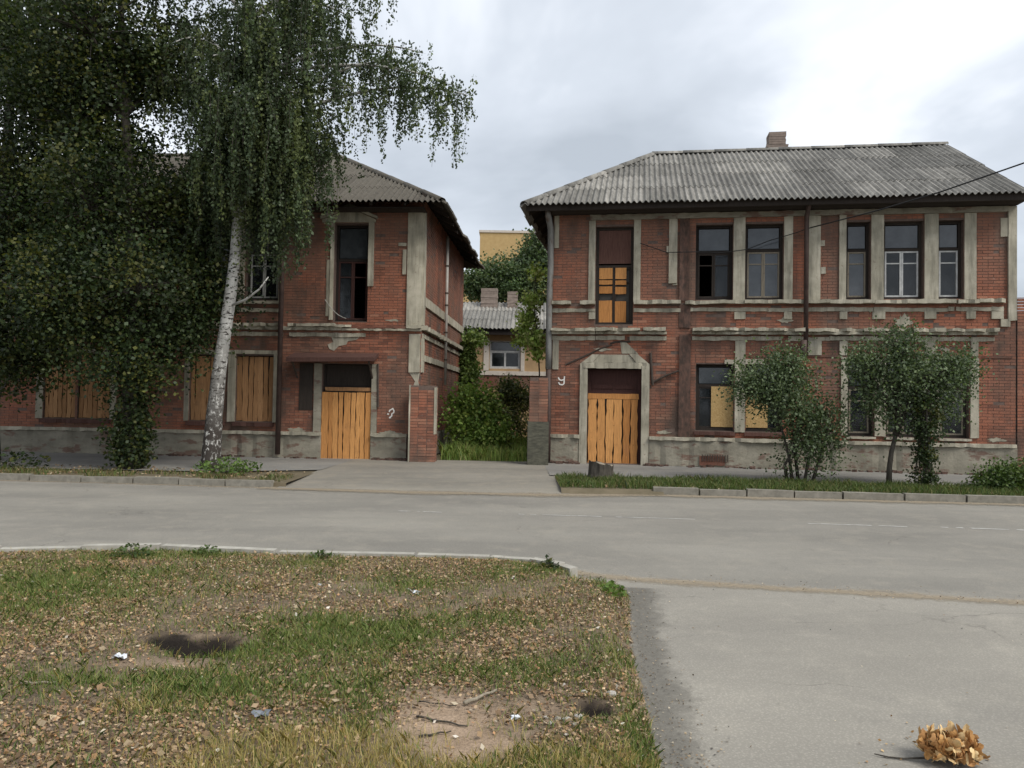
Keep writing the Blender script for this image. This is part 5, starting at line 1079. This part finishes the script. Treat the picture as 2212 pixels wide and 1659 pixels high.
shrub('yard_bush', g7, [[tuple(g7), A_(1110, 880), A_(1108, 850)]], [B_(1100, 845, 0, (.7, .6, .4), 44), B_(1125, 870, 0, (.6, .6, .5), 44), B_(1090, 880, 0, (.5, .5, .5), 26), B_(1120, 920, -1, (.7, .5, .4), 30)], 'dull olive bush under the window of the yellow plastered house', size=.11, per=38, cols=[(.09, .11, .035), (.15, .155, .05), (.25, .22, .10), (.07, .09, .03)], spread=.2)
SY = 23.6; g8 = np.array([*aty(1168, 985, 23.6)[:2], 0])
shrub('ash_sapling', g8, [[tuple(g8), A_(1168, 900), A_(1165, 800), A_(1160, 720), A_(1152, 650), A_(1158, 590)], [A_(1164, 770), A_(1150, 735), A_(1135, 720)]], [B_(1140, 690, 0, (.28, .3, .28), 20), B_(1155, 735, -.2, (.26, .3, .22), 20), B_(1150, 650, 0, (.22, .25, .22), 12), B_(1162, 590, .1, (.14, .2, .18), 8), B_(1125, 735, 0, (.2, .2, .14), 9), B_(1160, 760, 0, (.15, .2, .15), 8)], 'thin pale leaved sapling rising behind the slim gate pier', size=.11, per=26, cols=[(.30, .40, .09), (.36, .46, .12), (.22, .32, .07), (.42, .46, .18)], spread=.12, cat='tree', r=.03)
MY = 52.0; tb_ = np.array([*aty(1105, 800, 52)[:2], 0])
crown_tree('yard_tree', tb_, [tuple(tb_), tuple(tb_ + [0, 0, 3]), tuple(tb_ + [.1, 0, 6]), tuple(tb_ + [.2, 0, 9]), tuple(tb_ + [.1, 0, 11])], .3,
    [blob(1140, 570, 0, (1.2, 1.4, .9), 46), blob(1168, 535, .5, (1.0, 1.4, 1.1), 40), blob(1050, 590, 0, (1.4, 1.4, 1.0), 50), blob(1100, 610, -1, (1.8, 1.5, 1.1), 60), blob(1150, 600, 0, (1.5, 1.4, 1.2), 56), blob(1020, 620, .5, (1.0, 1.2, 1.0), 34), blob(1190, 570, 0, (1.4, 1.4, 1.6), 40), blob(1070, 640, 0, (1.5, 1.2, .8), 36), blob(1150, 650, 0, (1.6, 1.2, .8), 36)],
    [(.07, .11, .045), (.09, .135, .055), (.055, .085, .035), (.13, .165, .075)], .19, 'large leafy tree standing behind the roof of the yellow plastered house', per=60, spread=.42)

# --- grass and weeds on the far side
def strip(n, x0, x1, ya, yb, h0, h1, cols, seed, thr=.3, z=-.03, name='far_grass', label='', w=(.008, .016)):
    x = RNG.uniform(x0, x1, n); t = RNG.random(n); y = ya(x) + (yb(x) - ya(x)) * t; k_ = fnoise(x * 1.3, y * 1.6, seed) > thr; x, y = x[k_], y[k_]
    h = RNG.uniform(h0, h1, len(x)) * (.5 + fnoise(x * 2.1, y * 2.1, seed + 7)); return tag(blades(name, x, y, np.full(len(x), z), h, RNG.uniform(*w, len(x)), palette(len(x), cols, .2), None, .7), label, 'grass', kind='stuff')
YR = np.vectorize(yroad); GRS = [(.085, .13, .03), (.11, .15, .04), (.065, .105, .028), (.18, .17, .07)]
strip(26000, 1.0, 13, lambda x: YR(x) + .18, lambda x: np.interp(x, [1, 3, 12], [17.9, 17.75, 16.6]), .05, .17, GRS, 101, .26, label='low green grass strip along the kerb before the hip roofed house')
strip(5000, -13, -4.6, lambda x: YR(x) + .2, lambda x: YR(x) + 1.35, .04, .12, GRS + [(.2, .15, .07)] * 2, 105, .5, label='sparse grass along the shaded kerb by the maples')
strip(15000, -2.0, 1.6, lambda x: 22.3 + 0 * x, lambda x: 33 + 0 * x, .12, .5, [(.18, .26, .055), (.22, .30, .07), (.13, .20, .045), (.28, .29, .09)], 109, .2, label='tall green weeds filling the yard between the houses', w=(.012, .028), name='yard_weeds')
xg = RNG.uniform(-12, 12, 2600); yg = YR(xg) + RNG.uniform(.2, 2.4, 2600); k_ = (fnoise(xg * .8, yg, 131) > .42) & ((xg < -4.6) | (xg > 1.1))
PG = np.stack([xg, yg, np.full(2600, .012)], 1)[k_]
tag(leaves('kerb_litter', PG, .06, 'dry_leaf', None, palette(len(PG), [(.26, .17, .09), (.36, .26, .15), (.18, .11, .06), (.42, .34, .22)], .2), 0, .34, None, .7), 'brown fallen leaves along the far kerb under the trees', 'leaf litter', kind='stuff')
def weed(x, y, r, h, n, label, z=0.0, cols=MIDG, Yz=None, size=None):
    c = gnd(x, y, z); t = empty('weed_plant', (c[0], c[1], float(vheight(np.array([c[0]]), np.array([c[1]]))[0]) if c[1] < 8.5 else -.03), 0, label, 'weed', 'weeds at the kerbs')
    a = RNG.uniform(0, 2 * math.pi, n); rad = r * RNG.random(n) ** .6; hh_ = h * RNG.random(n) * (1 - .5 * rad / r); P = np.stack([np.cos(a) * rad, np.sin(a) * rad, hh_ + .01], 1)
    st = MB()
    for q in P[::6]: st.tube([(q[0] * .1, q[1] * .1, 0), (q[0] * .5, q[1] * .5, q[2] * .7), tuple(q)], [.003, .0025, .002], 3, cap=False)
    st.build('stalks', 'leaf' if False else 'bark', t); leaves('foliage', P, size or max(.045, r * .22), 'leaf', t, palette(n, cols, .2), -.3, .3, None, .35)
weed(492, 1020, .75, .42, 420, 'leafy green weed clump at the foot of the birch', cols=[(.09, .15, .03), (.12, .18, .045), (.07, .12, .028)], size=.09)
weed(290, 1200, .22, .16, 150, 'broad green weed at the near kerb facing the leafy maple shoots'); weed(445, 1196, .16, .10, 90, 'small weed at the near kerb facing the birch'); weed(690, 1204, .12, .09, 70, 'tiny weed at the near kerb facing the plank door under the beam')
weed(1185, 1228, .10, .12, 60, 'dark weed tuft on the rounded kerb corner', cols=DARKG); weed(1322, 1275, .13, .11, 110, 'bright green weed at the corner of verge and drive', cols=[(.11, .18, .035), (.14, .21, .05)])
weed(20, 1010, .8, .5, 260, 'dark weeds round the foot of the bare grey maple trunk', cols=DARKG, size=.1); weed(1185, 1225, .05, .16, 24, 'thin upright weed stalk on the rounded kerb corner', cols=DARKG)
weed(1125, 985, .35, .4, 150, 'dark weed clump at the mossy foot of the slim gate pier', cols=DARKG, size=.09)

# ================================================================== SMALL THINGS
# tree stump on the far verge
sp_ = gnd(1297, 1032); st = empty('tree_stump', (sp_[0], sp_[1], -.03), 0, 'low slanting tree stump on the verge before the arched plank door', 'stump')
m = MB(); N = 18; prof = [(0, 1.12), (.12, 1.0), (.26, .95), (.36, .97)]
for z, s in prof:
    for k_ in range(N):
        a = 2 * math.pi * k_ / N; r = .27 * s * (1 + .13 * math.sin(3 * a + 1) + .08 * math.sin(7 * a)); zz_ = z + (.05 * math.cos(a) * -1 + .02 * math.sin(5 * a)) * (z > .2); m.v.append((math.cos(a) * r, math.sin(a) * r * .9, zz_)); m.c.append(0)
for i in range(3):
    for k_ in range(N): a, b = i * N + k_, i * N + (k_ + 1) % N; m.f.append((a, b, b + N, a + N))
m.build('bark', 'bark', st)
m2_ = MB(); m2_.v = [(v[0] * .96, v[1] * .96, v[2] - .006) for v in m.v[3 * N:]]; m2_.c = [0] * N; m2_.f = [tuple(range(N))]; m2_.build('cut_face', 'grey_wood', st)
# branch of dry leaves on the drive
lp = gnd(2045, 1650, RZ); ZD = RZ + .005
br = empty('dry_branch', (lp[0], lp[1], ZD), 0, 'broken twig with a clump of curled orange brown dry leaves on the drive', 'branch')
m = MB(); m.tube([(-.33, .06, .012), (-.27, .035, .008), (-.2, .02, .008), (-.1, .005, .02), (0, 0, .05), (.09, .02, .08)], [.003, .0045, .005, .006, .005, .003], 6); m.tube([(.0, 0, .05), (.06, -.06, .06), (.12, -.1, .04)], [.004, .003, .002], 5); m.tube([(-.02, 0, .04), (-.01, -.1, .03), (.02, -.17, .012)], [.004, .003, .002], 5); m.build('twig', 'bark', br)
for nm, cols in (('dry_a', ((.42, .22, .08), (.56, .32, .12))), ('dry_b', ((.30, .15, .055), (.46, .25, .10))), ('dry_c', ((.60, .42, .20), (.70, .52, .28)))): flat(nm, cols[0], cols[1], 60, .2, .7)
LM = []
for v in range(9):
    s = .03; m = MB(); n = 7; curl = random.uniform(10, 55); fold = random.uniform(.2, .8)
    for i in range(n):
        t = i / (n - 1); hw = (s * .5 * math.sin(math.pi * min(1, t + .02)) ** .9 + .0006) * (1.15 if i % 2 else .75); ca = curl * t * s; cx = math.sin(ca) / curl; cz = (1 - math.cos(ca)) / curl
        for sgn in (-1, 0, 1): m.v.append((cx * 1.9, sgn * hw * (1 + random.uniform(-.2, .2)), cz * 1.6 + abs(sgn) * hw * fold)); m.c.append(0)
    for i in range(n - 1):
        for j in range(2): a = i * 3 + j; m.f.append((a, a + 1, a + 4, a + 3))
    me = bpy.data.meshes.new('leaf'); me.from_pydata(m.v, [], m.f); me.materials.append(MATS[('dry_a', 'dry_b', 'dry_c')[v % 3]]); LM.append(me)
for i in range(340):
    o = link('leaf', random.choice(LM), br); th = random.uniform(0, 6.28); ph = random.uniform(.02, 1.0); rr_ = random.random() ** .4
    o.location = (.015 + math.cos(th) * .145 * rr_ * math.cos(ph * .9), math.sin(th) * .105 * rr_ * math.cos(ph * .9), .02 + .125 * rr_ * math.sin(ph)); o.rotation_euler = (random.uniform(-1.2, 1.2), random.uniform(-1.6, .4), random.uniform(0, 6.28)); s = random.uniform(.7, 1.5); o.scale = (s, s, s)
th_ = RNG.uniform(0, 6.28, 46); rd2 = .14 + np.abs(RNG.normal(0, .22, 46)); PL = np.stack([lp[0] + np.cos(th_) * rd2, lp[1] + np.sin(th_) * rd2, np.full(46, ZD + .008)], 1)
tag(leaves('leaf_crumbs', PL, .02, 'dry_leaf', None, palette(46, [(.42, .24, .09), (.30, .17, .07), (.52, .36, .18)], .2), 0, .34, None, .75), 'dry leaf crumbs dropped round the broken twig on the drive', 'leaf litter', kind='stuff')
# sticks, stones and litter on the verge
def vz(x, y): return float(vheight(np.array([x]), np.array([y]))[0])
def stick(a, b, r, mat, label, lift=.012, cat='stick'):
    p, q = gnd(*a, 0), gnd(*b, 0); p[2] = vz(p[0], p[1]) + lift; q[2] = vz(q[0], q[1]) + lift; m = MB(); o = p.copy(); n = 6
    m.tube([tuple((q - o) * i / n + np.array([0, 0, .004 * math.sin(i * 2.1)])) for i in range(n + 1)], [r * (1 - .08 * i) * random.uniform(.9, 1.1) for i in range(n + 1)], 7); s = m.build('stick', mat, None, True); s.location = tuple(o); tag(s, label, cat)
stick((1003, 1518), (1072, 1492), .012, 'grey_wood', 'pale peeled stick lying across the bare clay patch', .018)
stick((45, 1478), (122, 1477), .010, 'grey_wood', 'thin pale stick lying flat in the grass left of the hole')
stick((900, 1542), (1010, 1560), .007, 'bark', 'long dark twig crossing the middle of the bare clay patch')
stick((905, 1585), (975, 1572), .006, 'bark', 'short dark twig at the near edge of the bare clay patch')
stick((905, 1512), (985, 1520), .004, 'bark', 'faint thin twig at the far edge of the bare clay patch')
stick((880, 1275), (915, 1292), .008, 'stone', 'grey broken stick among the leaves near the kerb'); stick((1355, 1262), (1387, 1262), .006, 'bark', 'dark twig poking from the verge corner onto the drive')
def lump(x, y, r, mat, name, label, cat, zs=.6, z=None, seed=0, grp=None):
    p = gnd(x, y, 0 if z is None else z); zz_ = (vz(p[0], p[1]) if z is None else z); m = MB(); n, k_ = 5, 9; rs = random.Random(seed)
    m.v.append((0, 0, -r * zs)); 
    for i in range(1, n):
        th = math.pi * i / n
        for j in range(k_): a = 2 * math.pi * j / k_; q = r * rs.uniform(.72, 1.2); m.v.append((math.sin(th) * math.cos(a) * q, math.sin(th) * math.sin(a) * q * .8, -math.cos(th) * q * zs))
    m.v.append((0, 0, r * zs)); m.c = [0] * len(m.v)
    for j in range(k_): m.f.append((0, 1 + (j + 1) % k_, 1 + j)); m.f.append((len(m.v) - 1, 1 + (n - 2) * k_ + j, 1 + (n - 2) * k_ + (j + 1) % k_))
    for i in range(n - 2):
        for j in range(k_): a = 1 + i * k_ + j; b = 1 + i * k_ + (j + 1) % k_; m.f.append((a, b, b + k_, a + k_))
    o = m.build(name, mat); o.location = (p[0], p[1], zz_ + r * zs * .55); tag(o, label, cat, grp)
for i, (x, y, r) in enumerate(((1250, 1545, .022), (1225, 1552, .026), (1205, 1548, .018), (1262, 1492, .02), (1215, 1475, .018), (1268, 1475, .016), (1190, 1560, .02), (1240, 1562, .016), (1180, 1545, .014), (1320, 1494, .032), (1230, 1500, .016))):
    lump(x, y, r, 'stone', 'rubble_stone', 'pale chip of rubble scattered around the small hole near the drive', 'stone', seed=i, grp='rubble round the small hole')
def scrap(x, y, s, label, seed, mat='paper'):
    p = gnd(x, y, 0); m = MB(); rs = random.Random(seed); n = 5
    for i in range(n):
        for j in range(n): m.v.append(((i / (n - 1) - .5) * s + rs.uniform(-.01, .01), (j / (n - 1) - .5) * s * .8 + rs.uniform(-.01, .01), rs.uniform(.0, s * .45))); m.c.append(0)
    for i in range(n - 1):
        for j in range(n - 1): a = i * n + j; m.f.append((a, a + 1, a + n + 1, a + n))
    o = m.build('litter', mat); o.location = (p[0], p[1], vz(p[0], p[1]) + .008); tag(o, label, 'litter')
scrap(258, 1422, .07, 'crumpled white plastic scrap in the grass by the big hole', 3); flat('blue_grey', (.10, .11, .13), (.25, .27, .30), 20, 0, .6); scrap(563, 1545, .085, 'flattened grey blue wrapper lying in the near grass', 5, 'blue_grey')
scrap(1112, 1548, .05, 'small white paper scrap at the side of the bare clay patch', 8); scrap(900, 1282, .06, 'pale grey paper scrap among leaves near the kerb', 9); scrap(185, 1323, .045, 'cream paper scrap on the leafy soil by the far grass', 12, 'stone'); scrap(1490 - 800, 1262, .03, 'tiny white scrap on the soil facing the plank door', 15)
# supply cable slung from the house wall out over the street
a = R.P + R.e * RU(1742, 497) - R.n * .2; a[2] = R.pt(1742, 497)[1]; z_ = [a]
c1 = aty(2030, 415, 17.2); c2 = aty(2212, 352, 15.6); far = c2 + (c2 - c1) * 4.0; far[2] += 1.2
P_ = [a, a * .4 + c1 * .6 + np.array([0, 0, -.03]), c1, c2, c2 + (c2 - c1) * 1.5 + np.array([0, 0, .1]), far]
m = MB(); m.tube([tuple(p - a) for p in P_], .016, 6); o = m.build('overhead_cable', 'wire'); o.location = tuple(a); tag(o, 'black overhead cable rising from the hip roofed house wall across its eave', 'cable')
